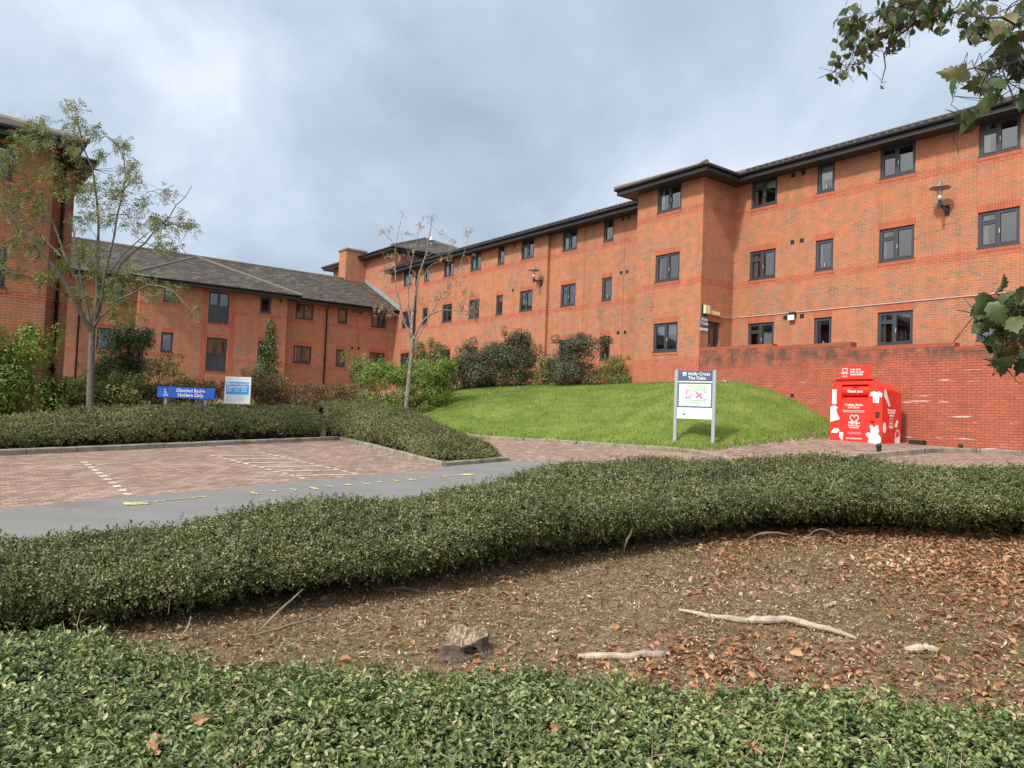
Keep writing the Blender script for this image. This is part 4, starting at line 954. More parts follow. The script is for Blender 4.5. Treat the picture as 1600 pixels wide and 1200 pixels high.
# --- clothes bank
zB = -.41; cb = empty('clothes_bank', L2W(-11.17, 20.52, zB), THETA); tag(cb, 'red steel clothes donation bank with white stickers standing against the brick wall', 'donation bin')
bw, bd, H_, cf = .75, 1.05, 1.79, .20
prof = [(-bw, .06), (bw, .06), (bw, H_-cf), (bw-.30, H_+.03), (-bw+.17, H_+.03), (-bw, H_-cf)]
hx0, hx1, hz0, hz1 = -.42, .36, 1.24, 1.68
bm = bmesh.new()
fr_ = [bm.verts.new((x, 0, z)) for x, z in prof]; bk = [bm.verts.new((x, bd, z-(.0 if z < 1 else .10))) for x, z in prof]
for k in range(6): bm.faces.new((fr_[k], fr_[(k+1) % 6], bk[(k+1) % 6], bk[k]))
bm.faces.new(bk[::-1])
hq = [bm.verts.new(p) for p in ((hx0, 0, hz0), (hx1, 0, hz0), (hx1, 0, hz1), (hx0, 0, hz1))]
bm.faces.new((fr_[0], fr_[1], hq[1], hq[0])); bm.faces.new((fr_[1], fr_[2], fr_[3], hq[2], hq[1])); bm.faces.new((fr_[3], fr_[4], hq[3], hq[2])); bm.faces.new((fr_[4], fr_[5], fr_[0], hq[0], hq[3]))
hb_ = [bm.verts.new((v.co.x, .28, v.co.z)) for v in hq]
for k in range(4): bm.faces.new((hq[k], hq[(k+1) % 4], hb_[(k+1) % 4], hb_[k]))
bm.faces.new(hb_)
bmesh.ops.recalc_face_normals(bm, faces=bm.faces[:])
obj('body', bm, M['red'], cb)
g = bmesh.new(); tube(g, [(hx0+.012, .16, 1.52), (hx1-.012, .16, 1.52)], .155, 24); dm = obj('drum', g, M['red'], cb, smooth=False)
g = bmesh.new(); poly(g, [(hx0+.003, -.002, hz0+.003), (hx1-.003, -.002, hz0+.003), (hx1-.003, .26, hz0+.17), (hx0+.003, .26, hz0+.17)]); obj('chute_lip', g, M['red'], cb)
g = bmesh.new(); box(g, -.10, .06, -.003, .012, 1.595, 1.612); obj('handle_slot', g, M['reddark'], dm)
text('Thank you', .105, M['white'], cb, XF(-.03, -.005, 1.49), bold=.02)
g = bmesh.new(); box(g, -bw+.10, bw-.22, -.06, .06, H_+.032, H_+.062, .008); obj('lid_lip', g, M['red'], cb)
g = bmesh.new(); box(g, -bw+.22, bw-.40, .10, .13, H_+.05, H_+.43, .01); hdb = obj('header_board', g, M['red'], cb)
cxh = (-bw+.22+bw-.40)/2
def heart(cx, cz, s, mat, par):
    pts = []
    for k in range(25):
        a = -math.pi/2+2*math.pi*k/24+math.pi*1.0
        tt = 2*math.pi*k/24; x = 16*math.sin(tt)**3; y_ = 13*math.cos(tt)-5*math.cos(2*tt)-2*math.cos(3*tt)-math.cos(4*tt)
        pts.append((cx+x*s/17, cz+y_*s/17+s*.25))
    ecg = [(cx-s*1.25, cz-s*.72), (cx-s*.95, cz-s*.45), (cx-s*.8, cz-s*.8), (cx-s*.55, cz-s*.35), (cx-s*.45, cz-s*1.0), (cx-s*.2, cz-s*.55), (cx+s*.35, cz-s*.6), (cx+s*.5, cz-s*.95), (cx+s*.7, cz-s*.5), (cx+s*.9, cz-s*.75), (cx+s*1.25, cz-s*.7)]
    flattube(par, mat, [pts, ecg], s*.11, M['white'], 'heart_emblem')
heart(-.385, H_+.28, .085, facemat((0, .099, 0), (1, 0, 0)), cb)
text('help save\nlives in your\ncommunity', .083, M['white'], cb, facemat((-.23, .098, H_+.255), (1, 0, 0)), bold=.02, align='LEFT', spacing=.85)
text('British Heart\nFoundation', .032, M['white'], cb, facemat((-.385, .098, H_+.135), (1, 0, 0)), bold=.01, spacing=.8)
text('Clothes, Books\nand things', .083, M['white'], cb, XF(-.05, -.004, 1.08), bold=.02, spacing=.85)
text('Please give us your unwanted items in bags\nWe can only accept clean, dry donations', .036, M['white'], cb, XF(-.05, -.004, .935), bold=.01)
heart(-.03, .70, .13, facemat((0, -.001, 0), (1, 0, 0)), cb)
text('British Heart\nFoundation', .062, M['white'], cb, XF(-.03, -.004, .51), bold=.015, spacing=.85)
shape(cb, XF(-.03, -.001, .33), [(-.2, -.03), (.2, -.03), (.2, .03), (-.2, .03)], M['pink'], 'sticker', .003)
text('bhf.org.uk/bookbank', .055, M['white'], cb, XF(-.03, -.004, .18), bold=.015)
# door seam, lock, handle hole
g = bmesh.new(); box(g, .505, .511, -.004, .0, .08, 1.33); box(g, .56, .68, -.006, .0, .76, .93); box(g, .44, .54, -.03, 0, .645, .675); obj('lock_box', g, M['reddark'], cb)
g = bmesh.new(); box(g, -.68, .68, .06, .95, 0.0, .062); obj('skid_base', g, M['vent'], cb)
for xx in (-.02, .62):
    g = bmesh.new(); box(g, xx-.04, xx+.04, .0, .06, 0, .06); obj('foot', g, M['concrete'], cb)
# stickers
shape(cb, XF(-.63, -.001, 1.34), [(-.065, -.21), (.065, -.21), (.065, .21), (-.065, .21)], M['white'], 'sticker')
shape(cb, XF(-.60, -.001, .84), [(-.14, -.22), (.15, -.13), (.06, .03), (.03, .14), (.08, .2), (-.02, .25), (-.14, .22)], M['white'], 'dress_sticker')
shape(cb, XF(-.60, -.001, .38), [(-.12, -.06), (.06, -.07), (.14, .0), (.12, .06), (-.02, .07)], M['white'], 'sticker')
shape(cb, XF(-.40, -.001, .20), [(-.06, -.0), (.03, -.09), (.06, .13), (-.06, .15)], M['white'], 'sticker')
tsh = [(-.06, -.16), (.1, -.17), (.11, .02), (.17, -.02), (.2, .08), (.1, .15), (.04, .12), (-.04, .15), (-.14, .12), (-.15, .02), (-.07, .03)]
shape(cb, XF(.56, -.007, 1.34), tsh, M['white'], 'shirt_sticker')
for ccx, ccz, rr_, ry_ in ((.56, .36, .12, .105), (.55, .16, .16, .15), (.40, .24, .09, .06), (.46, .08, .08, .07), (.60, .02, .07, .065), (.685, .12, .05, .10), (.46, .46, .045, .05), (.62, .46, .045, .05)):
    shape(cb, XF(0, -.008, 0), [(x, z+.06) for x, z in circ(ccx, ccz, rr_, 14, ry=ry_)[:-1]], M['white'], 'bear_sticker', .002+.001*rr_*10)
sx0 = bw+.001
shape(cb, XS(sx0, .26, 1.32), [(-.16, .22), (-.08, .24), (0, .08), (.12, -.12), (.18, -.2), (.1, -.24), (-.04, -.08), (-.17, .02)], M['white'], 'shoe_sticker')
shape(cb, XS(sx0, .14, .50), circ(0, 0, .085, 14, ry=.15)[:-1], M['white'], 'sticker')
shape(cb, XS(sx0, .80, .62), [(-.1, -.07), (0, -.11), (.1, .07), (.02, .12)], M['white'], 'sticker')
shape(cb, XS(sx0, .86, .20), [(-.15, -.05), (-.08, -.22), (.13, -.17), (.14, .1), (-.15, .0)], M['white'], 'bag_sticker')
flattube(cb, XS(sx0, .86, .20), [circ(0, .05, .12, 12, 0, math.pi, ry=.2)], .022, M['white'], 'bag_sticker')
text('Donate your\nbook bank\nsavings', .085, M['white'], cb, XS(sx0+.002, .52, .92), bold=.02, spacing=.85)
heart(.50, .68, .09, facemat((sx0, 0, 0), (0, 1, 0)), cb)
text('British Heart\nFoundation', .045, M['white'], cb, XS(sx0+.002, .50, .53), bold=.015, spacing=.85)
# block behind the bank
bp_ = L2W(-10.05, 21.75, gz(*L2W(-10.05, 21.75)[:2])); g = bmesh.new(); box(g, -.2, .2, -.1, .1, 0, .13, .01); o = obj('rubber_block', g, M['vent'], loc=bp_); o.rotation_euler = (0, 0, THETA); tag(o, 'small black block on the paving at the wall foot beside the red bank', 'block')
# bollard
g = bmesh.new(); lathe(g, [(.058, -.05), (.05, .05), (.055, .2), (.062, .22), (.062, .25), (.03, .285), (.001, .29)], 14); bo = obj('bollard', g, M['vent'], loc=(8.40, 17.44, gz(8.4, 17.44)), smooth=True)
tag(bo, 'short black round post standing at the kerb in front of the red bank', 'bollard')

# --- things on the walls
def wall_lamp(x, y, z, label):
    r = empty('wall_lamp', L2W(x, y, z), THETA); tag(r, label, 'lamp', 'disc lamps on the brick wall')
    g = bmesh.new(); box(g, -.07, .07, -.035, 0, -.16, .16, .008); obj('wall_plate', g, M['black'], r)
    g = bmesh.new(); tube(g, [(0, -.03, .10), (0, -.30, .06), (0, -.50, .14)], .028, 8); tube(g, [(0, -.03, -.10), (0, -.25, -.02), (0, -.44, .06)], .02, 8); tube(g, [(0, -.5, -.04), (0, -.5, .2)], .05, 10); obj('bracket', g, M['black'], r)
    g = bmesh.new(); lathe(g, [(.001, .2), (.06, .2), (.06, .32), (.04, .34), (.001, .34)], 14, (0, -.5, 0)); obj('lamp_body', g, M['steel'], r, smooth=True)
    g = bmesh.new()
    for k in range(3):
        a = 2.1*k+.4; tube(g, [(.055*math.cos(a), -.5+.055*math.sin(a), .36), (.09*math.cos(a), -.5+.09*math.sin(a), .56)], .006, 5)
    obj('rods', g, M['steel'], r)
    g = bmesh.new(); lathe(g, [(.062, .37), (.075, .45), (.09, .55)], 14, (0, -.5, 0)); obj('glass', g, M['lampglass'], r, smooth=True)
    g = bmesh.new(); lathe(g, [(.001, .545), (.1, .55), (.29, .555), (.295, .565), (.2, .615), (.11, .65), (.08, .68), (.07, .73), (.04, .76), (.001, .77)], 22, (0, -.5, 0)); obj('shade', g, M['shade'], r, smooth=True)
    return r
wall_lamp(-10.33, 24.02, 6.72, 'wall lamp with round metal shade between two windows of the near brick wall')
wall_lamp(-29.42, 23.93, 6.72, 'wall lamp with round metal shade on the distant brick wall, nearer the bare tree')
r = empty('flood_light', L2W(-15.42, 24.02, 3.92), THETA); tag(r, 'small white floodlight in a black housing on the brick wall between two vents', 'light')
g = bmesh.new(); box(g, -.13, .13, -.10, 0, -.02, .14, .01); obj('housing', g, M['black'], r)
g = bmesh.new(); box(g, -.12, .12, -.16, -.101, -.16, .03, .015); obj('lens', g, M['white'], r)
r = empty('conduit', L2W(-18, 24.02, 4.03), THETA); tag(r, 'thin pale cable conduit running along the brick wall above the ground-floor windows', 'conduit')
g = bmesh.new(); tube(g, [(.0+.02, -1.1, .02), (.02, -.72, .0), (.02, -.02, .01), (.1, -.02, .01), (.25, -.02, .06), (.4, -.02, .02), (24, -.02, .02)], .016, 6); obj('pipe', g, M['conduit'], r)
for k in range(12):
    pass
r = empty('door_light', L2W(-18.0, 22.72, 4.02), THETA); tag(r, 'long cream bulkhead light above the dark door in the bay', 'light')
g = bmesh.new(); box(g, 0, .09, -.02, .46, .02, .16, .012); obj('diffuser', g, M['cream'], r)
r = empty('alarm_box', L2W(-18.0, 22.28, 4.05), THETA); tag(r, 'small square cream box with a black side high beside the bay door', 'alarm box')
g = bmesh.new(); box(g, .04, .14, -.02, .26, -.02, .30, .012); obj('cover', g, M['cream'], r)
g = bmesh.new(); box(g, 0, .04, -.05, .23, -.05, .29); obj('backplate', g, M['black'], r)
r = empty('name_sign', L2W(-18.0, 22.17, 3.4), THETA); tag(r, 'small dark sign reading Holly Cross on the bay corner beside the door', 'sign')
g = bmesh.new(); box(g, 0, .02, 0, .42, .12, .60); obj('panel', g, M['navy'], r)
g = bmesh.new(); box(g, 0, .022, 0, .42, .02, .115); obj('strip', g, M['signwhite'], r)
text('Holly\nCross', .17, M['white'], r, XS(.021, .21, .36), bold=.02, spacing=.85)

# ------------------------------------------------------------------ trees & shrubs
def branchy(bm, pts, r0, r1, n=7, wob=.03):
    out = []; m_ = len(pts)
    P_ = [Vector(p) for p in pts]; Q_ = []
    for a, b_ in zip(P_, P_[1:]):
        k = max(2, int((b_-a).length/.35))
        for i_ in range(k): Q_.append(a.lerp(b_, i_/k))
    Q_.append(P_[-1])
    # smooth
    for _ in range(2): Q_ = [Q_[0]]+[(Q_[i_-1]+Q_[i_]*2+Q_[i_+1])/4 for i_ in range(1, len(Q_)-1)]+[Q_[-1]]
    Q_ = [Q_[0]]+[q+Vector(rng.normal(0, wob, 3)) for q in Q_[1:-1]]+[Q_[-1]]
    L = len(Q_)-1
    tube(bm, Q_, [r0+(r1-r0)*(i_/L)**.8 for i_ in range(L+1)], n, False); return Q_
def twigs_to(bm, skeleton, targets, r=.008, n=4):
    sk_ = np.array([s_[:] for s_ in skeleton])
    for t in targets:
        d = np.linalg.norm(sk_-np.array(t[:]), axis=1); k = int(np.argmin(d+rng.uniform(0, .25, len(d))))
        a = Vector(sk_[k]); m1 = a.lerp(Vector(t), .5)+Vector(rng.normal(0, .06, 3))
        tube(bm, [a, m1, t], [r, r*.7, r*.3], n, False)
def compound(centres, per, m, parent, org, lf=.042, rach=.13, nl=9, droop=.4, name='foliage', asp=.36):
    C_ = np.repeat(np.array([c[:3] for c in centres]), per, 0); R__ = np.repeat(np.array([c[3] for c in centres]), per)
    n = len(C_); P0 = C_+rand_dirs(n)*(R__*rng.uniform(0, 1, n)**.5)[:, None]
    D = rand_dirs(n)+np.array([[0, 0, -droop*.3]]); D /= np.linalg.norm(D, axis=1, keepdims=True)
    up = np.tile(np.array([[0, 0, 1.]]), (n, 1))+rng.normal(0, .4, (n, 3)); S = np.cross(D, up); S /= np.linalg.norm(S, axis=1, keepdims=True); U = np.cross(S, D)
    k = np.arange(nl)[None, :, None]/nl; sgn = np.where(np.arange(nl) % 2 == 0, 1, -1)[None, :, None]
    Q = P0[:, None]+D[:, None]*k*rach-U[:, None]*0-np.array([0, 0, 1.])*(k**2)*rach*droop
    T = S[:, None]*sgn*.9+D[:, None]*.55+rng.normal(0, .18, (n, nl, 3))-np.array([0, 0, .25]); T /= np.linalg.norm(T, axis=2, keepdims=True)
    Un = U[:, None]+rng.normal(0, .25, (n, nl, 3)); Q, T, Un = Q.reshape(-1, 3), T.reshape(-1, 3), Un.reshape(-1, 3)
    S2 = np.cross(Un, T); S2 /= np.linalg.norm(S2, axis=1, keepdims=True)
    return leaves(name, Q-org, T, S2, np.cross(T, S2), lf*rng.uniform(.75, 1.25, len(Q)), m, parent, asp=asp, fold=.2, shape=4)
M['rowan'] = leafmat('rowan_leaf', [(.055, .11, .024), (.10, .17, .04), (.17, .225, .06), (.28, .28, .10), (.44, .30, .19)], .3, .5, 1.6)
M['redseed'] = leafmat('dry_seed_cluster', [(.26, .14, .10), (.40, .26, .17), (.52, .38, .24)], .2, .7, 2)
M['photinia'] = leafmat('dark_shrub_leaf', [(.028, .045, .022), (.048, .070, .034), (.075, .095, .048), (.10, .105, .058), (.13, .095, .06)], .1, .4, 1.5)
M['darkgreen'] = leafmat('dark_green_leaf', [(.016, .045, .014), (.032, .070, .020), (.055, .10, .03), (.10, .14, .035), (.20, .20, .05)], .15, .4, 2)
M['bright'] = leafmat('bright_green_leaf', [(.055, .12, .018), (.10, .19, .028), (.16, .26, .04), (.25, .33, .07), (.38, .40, .12)], .3, .45, 1.8)
M['olive'] = leafmat('olive_leaf', [(.06, .09, .022), (.11, .15, .036), (.19, .22, .06), (.30, .30, .10), (.42, .38, .18)], .3, .5, 2)
M['dogwood'] = leafmat('dogwood_leaf', [(.10, .025, .025), (.13, .05, .03), (.12, .10, .035), (.20, .17, .06), (.38, .32, .15)], .25, .5, 3)
M['redstem'] = plain('red_stem', (.17, .03, .03), .7)

# big thin tree on the left
d_ = 17.4; A_ = lambda px, py, dd=0: at(px, py, d_+dd)
base = A_(141, 655); base.z = gz(base.x, base.y); base = Vector((A_(141, 655).x, d_, gz(A_(141, 655).x, d_)))
t1 = empty('rowan_tree', base); tag(t1, 'tall thin-crowned tree with grey trunk and yellowing leaves in front of the left building', 'tree')
bm = bmesh.new(); sk1 = []
def limb(pts, r0, r1, wob=.02): 
    q = branchy(bm, [A_(*p)-base for p in pts], r0, r1, 8, wob); sk1.extend([v+base for v in q]); return q
limb([(141, 665), (141, 620), (142, 560), (144, 515)], .085, .07, .006)
limb([(144, 520), (118, 468, -.3), (76, 402, -.7), (40, 358, -1.0), (5, 322, -1.2)], .065, .014)
limb([(143, 520), (130, 455, .3), (95, 400, .5), (84, 335, .5), (52, 298, .6), (30, 255, .6)], .055, .01)
limb([(144, 520), (155, 430, .1), (150, 350, .4), (154, 290, .5), (135, 235, .6), (118, 190, .6), (102, 155, .6)], .05, .007)
limb([(145, 520), (162, 435, -.3), (178, 370, -.6), (192, 300, -.6), (205, 245, -.7), (165, 212, -.8)], .042, .006)
limb([(146, 515), (172, 425, .4), (212, 393, .8), (240, 360, 1.), (280, 322, 1.2), (300, 290, 1.3)], .045, .006)
limb([(146, 512), (182, 468, -.6), (232, 442, -1), (272, 447, -1.3), (304, 490, -1.5)], .032, .006)
limb([(120, 470), (60, 432, -.6), (15, 425, -1)], .03, .007); limb([(172, 425), (215, 372, 0), (255, 345, 0)], .022, .005)
limb([(130, 455), (108, 330, .2), (100, 265, .2), (62, 215, 0)], .03, .005); limb([(240, 360, 1), (290, 345, 1), (312, 352, 1)], .012, .004)
limb([(95, 400), (45, 345, .8), (10, 290, 1)], .022, .005); limb([(192, 300, -.6), (215, 265, -.4), (232, 300, -.4)], .013, .004)
blobs = [(40, 225, 26), (15, 262, 36), (80, 238, 34), (112, 228, 26), (30, 300, 34), (85, 285, 40), (58, 325, 28), (125, 300, 24), (108, 168, 9), (120, 192, 13), (148, 205, 13), (188, 232, 18), (200, 268, 20), (158, 290, 30),
         (172, 335, 28), (222, 318, 15), (259, 304, 12), (242, 345, 22), (278, 350, 16), (300, 355, 12), (255, 382, 18), (275, 388, 10), (15, 368, 30), (25, 418, 24), (75, 432, 24), (120, 385, 18), (150, 425, 32), (128, 465, 18),
         (190, 465, 26), (232, 442, 20), (268, 450, 22), (300, 482, 10), (180, 498, 18), (-10, 330, 40), (-20, 410, 34), (205, 350, 18), (130, 345, 18), (60, 385, 18), (45, 195, 10), (70, 190, 10), (205, 500, 14), (12, 235, 26), (100, 420, 18), (140, 395, 20), (170, 455, 20), (210, 430, 14), (160, 240, 8), (190, 300, 16), (215, 285, 10)]
cen = []; tg = []
for px, py, r_ in blobs:
    k_ = max(3, int(r_/3.2))
    for _ in range(k_):
        q = A_(px+rng.normal(0, r_*.5), py+rng.normal(0, r_*.42), rng.normal(0, .6)); cen.append((q.x, q.y, q.z, rng.uniform(.10, .22))); tg.append(q)
twigs_to(bm, sk1, [t for t in tg], .007)
sk_l = [t-base for t in tg]
# shift twig geometry: twigs_to used world coords
for v in bm.verts:
    pass
tr_o = obj('trunk', bm, M['bark'], t1, smooth=True)
me = tr_o.data; co = np.empty(len(me.vertices)*3); me.vertices.foreach_get('co', co); co = co.reshape(-1, 3)
far = np.linalg.norm(co, axis=1) > 1e9
# verts written by twigs_to are in world space: they come last
ntw = len(tg)*12; co[-ntw:] -= np.array(base[:]); me.vertices.foreach_set('co', co.ravel()); me.update()
compound(cen, 11, M['rowan'], t1, np.array(base[:]), lf=.062, rach=.17, nl=9, name='crown')

# bare tree by the island hedge
d_ = 26.5; bx_ = at(635, 640, d_); base4 = Vector((bx_.x, d_, gz(bx_.x, d_))); t4 = empty('bare_tree', base4); tag(t4, 'slim almost bare tree with mottled pale bark between island hedge and distant wall', 'tree')
bm = bmesh.new(); sk4 = []
def limb4(pts, r0, r1, wob=.02):
    q = branchy(bm, [at(p[0], p[1], d_+(p[2] if len(p) > 2 else 0))-base4 for p in pts], r0, r1, 7, wob); sk4.extend(q)
limb4([(634, 650), (637, 610), (641, 570), (645, 535)], .085, .06, .005)
limb4([(645, 540), (641, 505), (648, 470), (652, 430), (667, 395), (672, 360), (675, 338)], .06, .008)
limb4([(645, 535), (628, 490), (618, 450), (617, 400), (621, 365), (628, 338)], .045, .006); limb4([(618, 385), (606, 367), (596, 362)], .015, .004); limb4([(620, 425), (602, 410), (598, 395)], .02, .004)
limb4([(643, 530), (637, 470), (640, 420), (652, 380), (656, 350)], .04, .006); limb4([(642, 410), (632, 375), (627, 365)], .012, .004)
limb4([(646, 530), (655, 505), (675, 487), (705, 484), (735, 487)], .05, .01); limb4([(675, 487), (700, 450), (722, 410), (728, 385), (733, 360)], .022, .005)
limb4([(647, 540), (662, 510), (685, 480), (700, 458)], .03, .006); limb4([(665, 440), (660, 420), (690, 405), (705, 400), (712, 375)], .018, .004); limb4([(645, 535), (640, 510), (615, 485), (600, 482)], .03, .006)
limb4([(652, 430), (640, 420), (635, 412)], .012, .004); limb4([(667, 400), (690, 385), (702, 378)], .012, .004)
tips = [(675, 340, 9), (628, 337, 5), (656, 352, 8), (597, 363, 8), (610, 357, 5), (640, 364, 6), (690, 365, 6), (705, 378, 8), (733, 362, 7), (725, 365, 5), (612, 398, 8), (628, 398, 6), (620, 405, 8), (655, 385, 10), (642, 385, 7), (600, 420, 10), (607, 425, 6), (690, 405, 8), (700, 405, 6),
        (600, 485, 12), (612, 488, 8), (590, 478, 6), (735, 487, 10), (745, 480, 12), (720, 478, 10), (700, 462, 12), (690, 455, 10), (730, 455, 14), (715, 440, 9), (740, 470, 12), (665, 470, 10), (728, 415, 6), (735, 405, 5), (700, 440, 8), (680, 465, 9), (720, 495, 8), (745, 495, 9), (640, 545, 5), (630, 540, 5)]
c4 = []; tg4 = []
for px, py, r_ in tips:
    for _ in range(max(2, int(r_/2))):
        q = at(px+rng.normal(0, r_*.5), py+rng.normal(0, r_*.4), d_+rng.normal(0, .4)); c4.append((q.x, q.y, q.z, .09)); tg4.append(q-base4)
twigs_to(bm, sk4, tg4, .006)
obj('trunk', bm, M['barkpale'], t4, smooth=True); compound(c4, 4, M['redseed'], t4, np.array(base4[:]), lf=.05, rach=.12, nl=6, name='dry_leaves', asp=.45)

def shrub(name, label, px, d, wm, hm, m, seed, lsize=.06, n=3000, cat='shrub', zoff=0, depth=None, conical=False, stems=6, stemm='barkdark', trunk=0, group=None, top=.5, core=True, lift=0):
    n = int(n*2.6); lsize *= 1.2
    c = at(px, 620, d); b0 = Vector((c.x, d, gz(c.x, d)+zoff)); r = empty(name, b0); tag(r, label, cat, group)
    rg = np.random.default_rng(seed); dp = depth or wm*.8
    # lumpy body: several overlapping clumps
    K = 24; cl_ = []
    for k in range(K):
        if conical:
            h = trunk+(hm-trunk)*(k+.5)/K; rad = wm/2*(1-(k/K))**.75+.08; a = rg.uniform(0, 6.28); cl_.append((rad*.35*math.cos(a), rad*.35*math.sin(a), h, rad*.75+.05, .24))
        else:
            a = rg.uniform(0, 6.28); q = rg.uniform(0, 1)**.5; h = trunk+(hm-trunk)*rg.uniform(.08, .90); wf = 1-(max(0, (h-trunk)/(hm-trunk)-top*.8)**2)*2.2
            cl_.append((wm*.42*q*math.cos(a)*wf, dp*.38*q*math.sin(a)*wf, h, wm*rg.uniform(.13, .22), (hm-trunk)*rg.uniform(.11, .18)))
    for k in range(5):   # stray shoots on top
        if conical: break
        a = rg.uniform(-1, 1); cl_.append((wm*.4*a, rg.uniform(-.3, .3)*dp, hm*(.88+.12*rg.uniform()), wm*.07, hm*.09))
    C_ = np.array(cl_); wt = C_[:, 3]**1.4; idx = rg.choice(len(C_), n, p=wt/wt.sum()); q = C_[idx]
    dv = rg.normal(size=(n, 3)); dv /= np.linalg.norm(dv, axis=1, keepdims=True); rr__ = rg.uniform(.35, 1.08, n)**.6
    P_ = np.stack([q[:, 0]+dv[:, 0]*q[:, 3]*rr__, q[:, 1]+dv[:, 1]*q[:, 3]*rr__, q[:, 2]+dv[:, 2]*q[:, 4]*1.25*rr__], 1)
    P_[:, 2] = np.maximum(P_[:, 2], .03)
    nn_ = dv+rg.normal(0, .45, (n, 3))+np.array([0, 0, .4]); nn_ /= np.linalg.norm(nn_, axis=1, keepdims=True); T_, S_, N_ = frames(nn_, rg.uniform(0, 6.28, n)); T_ = T_-np.array([0, 0, .25])
    T_ /= np.linalg.norm(T_, axis=1, keepdims=True)
    leaves('crown' if trunk else 'foliage', P_, T_, S_, N_, lsize*rg.uniform(.7, 1.3, n), m, r, asp=.5, fold=.25, shape=4)
    bm = bmesh.new()
    if trunk: branchy(bm, [(0, 0, -.1), (.02, 0, trunk), (0, 0, hm*.85)], .05*hm/3+.02, .01, 7, .02)
    for k in range(stems+10):
        t = C_[rg.integers(len(C_))]; s0 = (rg.normal(0, .1), rg.normal(0, .1), 0) if not trunk else (0, 0, trunk+(hm-trunk)*rg.uniform(0, .6))
        branchy(bm, [s0, (t[0]*.6, t[1]*.6, max(t[2]*.6, s0[2])), (t[0]+rg.normal(0, .1), t[1], t[2]+rg.uniform(0, t[4]))], .018, .005, 5, .03)
    obj('trunk' if trunk else 'stems', bm, M[stemm], r, smooth=True); return r
SH = [('bright yellow-green bush at the left edge in front of the near brick building', 12, 18.6, 2.5, 2.6, 'bright', .075, 3200, {}),
 ('yellowish bush between the near building corner and the big tree trunk', 100, 20.2, 2.0, 1.35, 'olive', .075, 2300, {}),
 ('yellow-green bush just right of the big tree trunk', 178, 21.2, 2.0, 1.5, 'olive', .075, 2300, {}),
 ('low brownish bush between the big tree and the left end of the blue sign', 228, 22.6, 1.6, 1.2, 'dogwood', .07, 1600, {}),
 ('sparse fresh green bush rising behind the left end of the blue sign', 262, 24.5, 1.3, 2.05, 'bright', .075, 1000, {}),
 ('reddish-brown stemmed bush directly behind the blue badge sign', 305, 23.5, 2.8, 1.35, 'dogwood', .065, 2800, dict(stems=50, stemm='redstem')),
 ('large dark red dogwood bush right of the square white notice', 428, 24.5, 2.6, 1.70, 'dogwood', .06, 3200, dict(stems=80, stemm='redstem')),
 ('low dark red bush just left of the black downpipe foot', 484, 26, 2.0, 1.35, 'dogwood', .06, 2100, dict(stems=60, stemm='redstem')),
 ('smaller dark red dogwood bush under the black downpipe', 528, 27, 1.8, 1.3, 'dogwood', .06, 2000, dict(stems=50, stemm='redstem')),
 ('low yellowish bush between the red dogwood and the green shrubs', 572, 27.5, 1.9, 1.15, 'olive', .065, 2000, {}),
 ('upright olive green shrub beside the ground-floor window of the low wing', 562, 31, 1.8, 2.3, 'olive', .065, 2600, {}),
 ('bright green shrub left of the bare tree trunk', 606, 29, 2.6, 1.95, 'bright', .065, 4000, {}),
 ('low pale bush at the foot of the bare tree', 645, 28, 1.5, 1.0, 'olive', .06, 1500, {}),
 ('broad bright green shrub right of the bare tree trunk at the grass edge', 674, 29, 2.6, 1.75, 'bright', .065, 4000, {}),
 ('dark green shrub behind the bright one right of the bare tree', 668, 32.5, 2.6, 2.2, 'darkgreen', .065, 3000, {}),
 ('dark brownish shrub at the left of the bank top, below the far windows', 724, 33, 2.6, 1.75, 'photinia', .065, 3800, {}),
 ('large dark brownish shrub in the middle of the bank top', 768, 33, 3.2, 2.0, 'photinia', .065, 5000, {}),
 ('tall dark brownish shrub at the right of the group, left of the pilaster', 811, 33, 2.2, 2.3, 'photinia', .065, 3800, {}),
 ('pale green small shrub between the two dark groups on the bank', 853, 32.5, 1.3, 1.15, 'olive', .06, 1300, {}),
 ('wide dark shrub with tall shoots standing left of the square bay', 905, 31.6, 3.1, 2.0, 'photinia', .065, 5000, {}),
 ('light green rounded shrub tucked against the foot of the square bay', 958, 30.9, 1.5, 1.1, 'olive', .055, 1800, {})]
for i_s, (lb_, px_, d_s, w_s, h_s, m_s, ls_, n_s, kw_) in enumerate(SH): shrub('shrub', lb_, px_, d_s, w_s, h_s, M[m_s], i_s+1, ls_, n_s, **kw_)
shrub('dark_tree', 'small dark green round-headed tree in front of the low wing, behind the big tree', 198, 27.5, 2.7, 3.0, M['darkgreen'], 20, .075, 4200, cat='tree', trunk=1.0, top=.55)
shrub('holly_tree', 'narrow cone-shaped dark evergreen in front of the low wing right of its tall windows', 417, 30, 1.25, 3.7, M['darkgreen'], 22, .07, 2600, cat='tree', trunk=.35, conical=True)

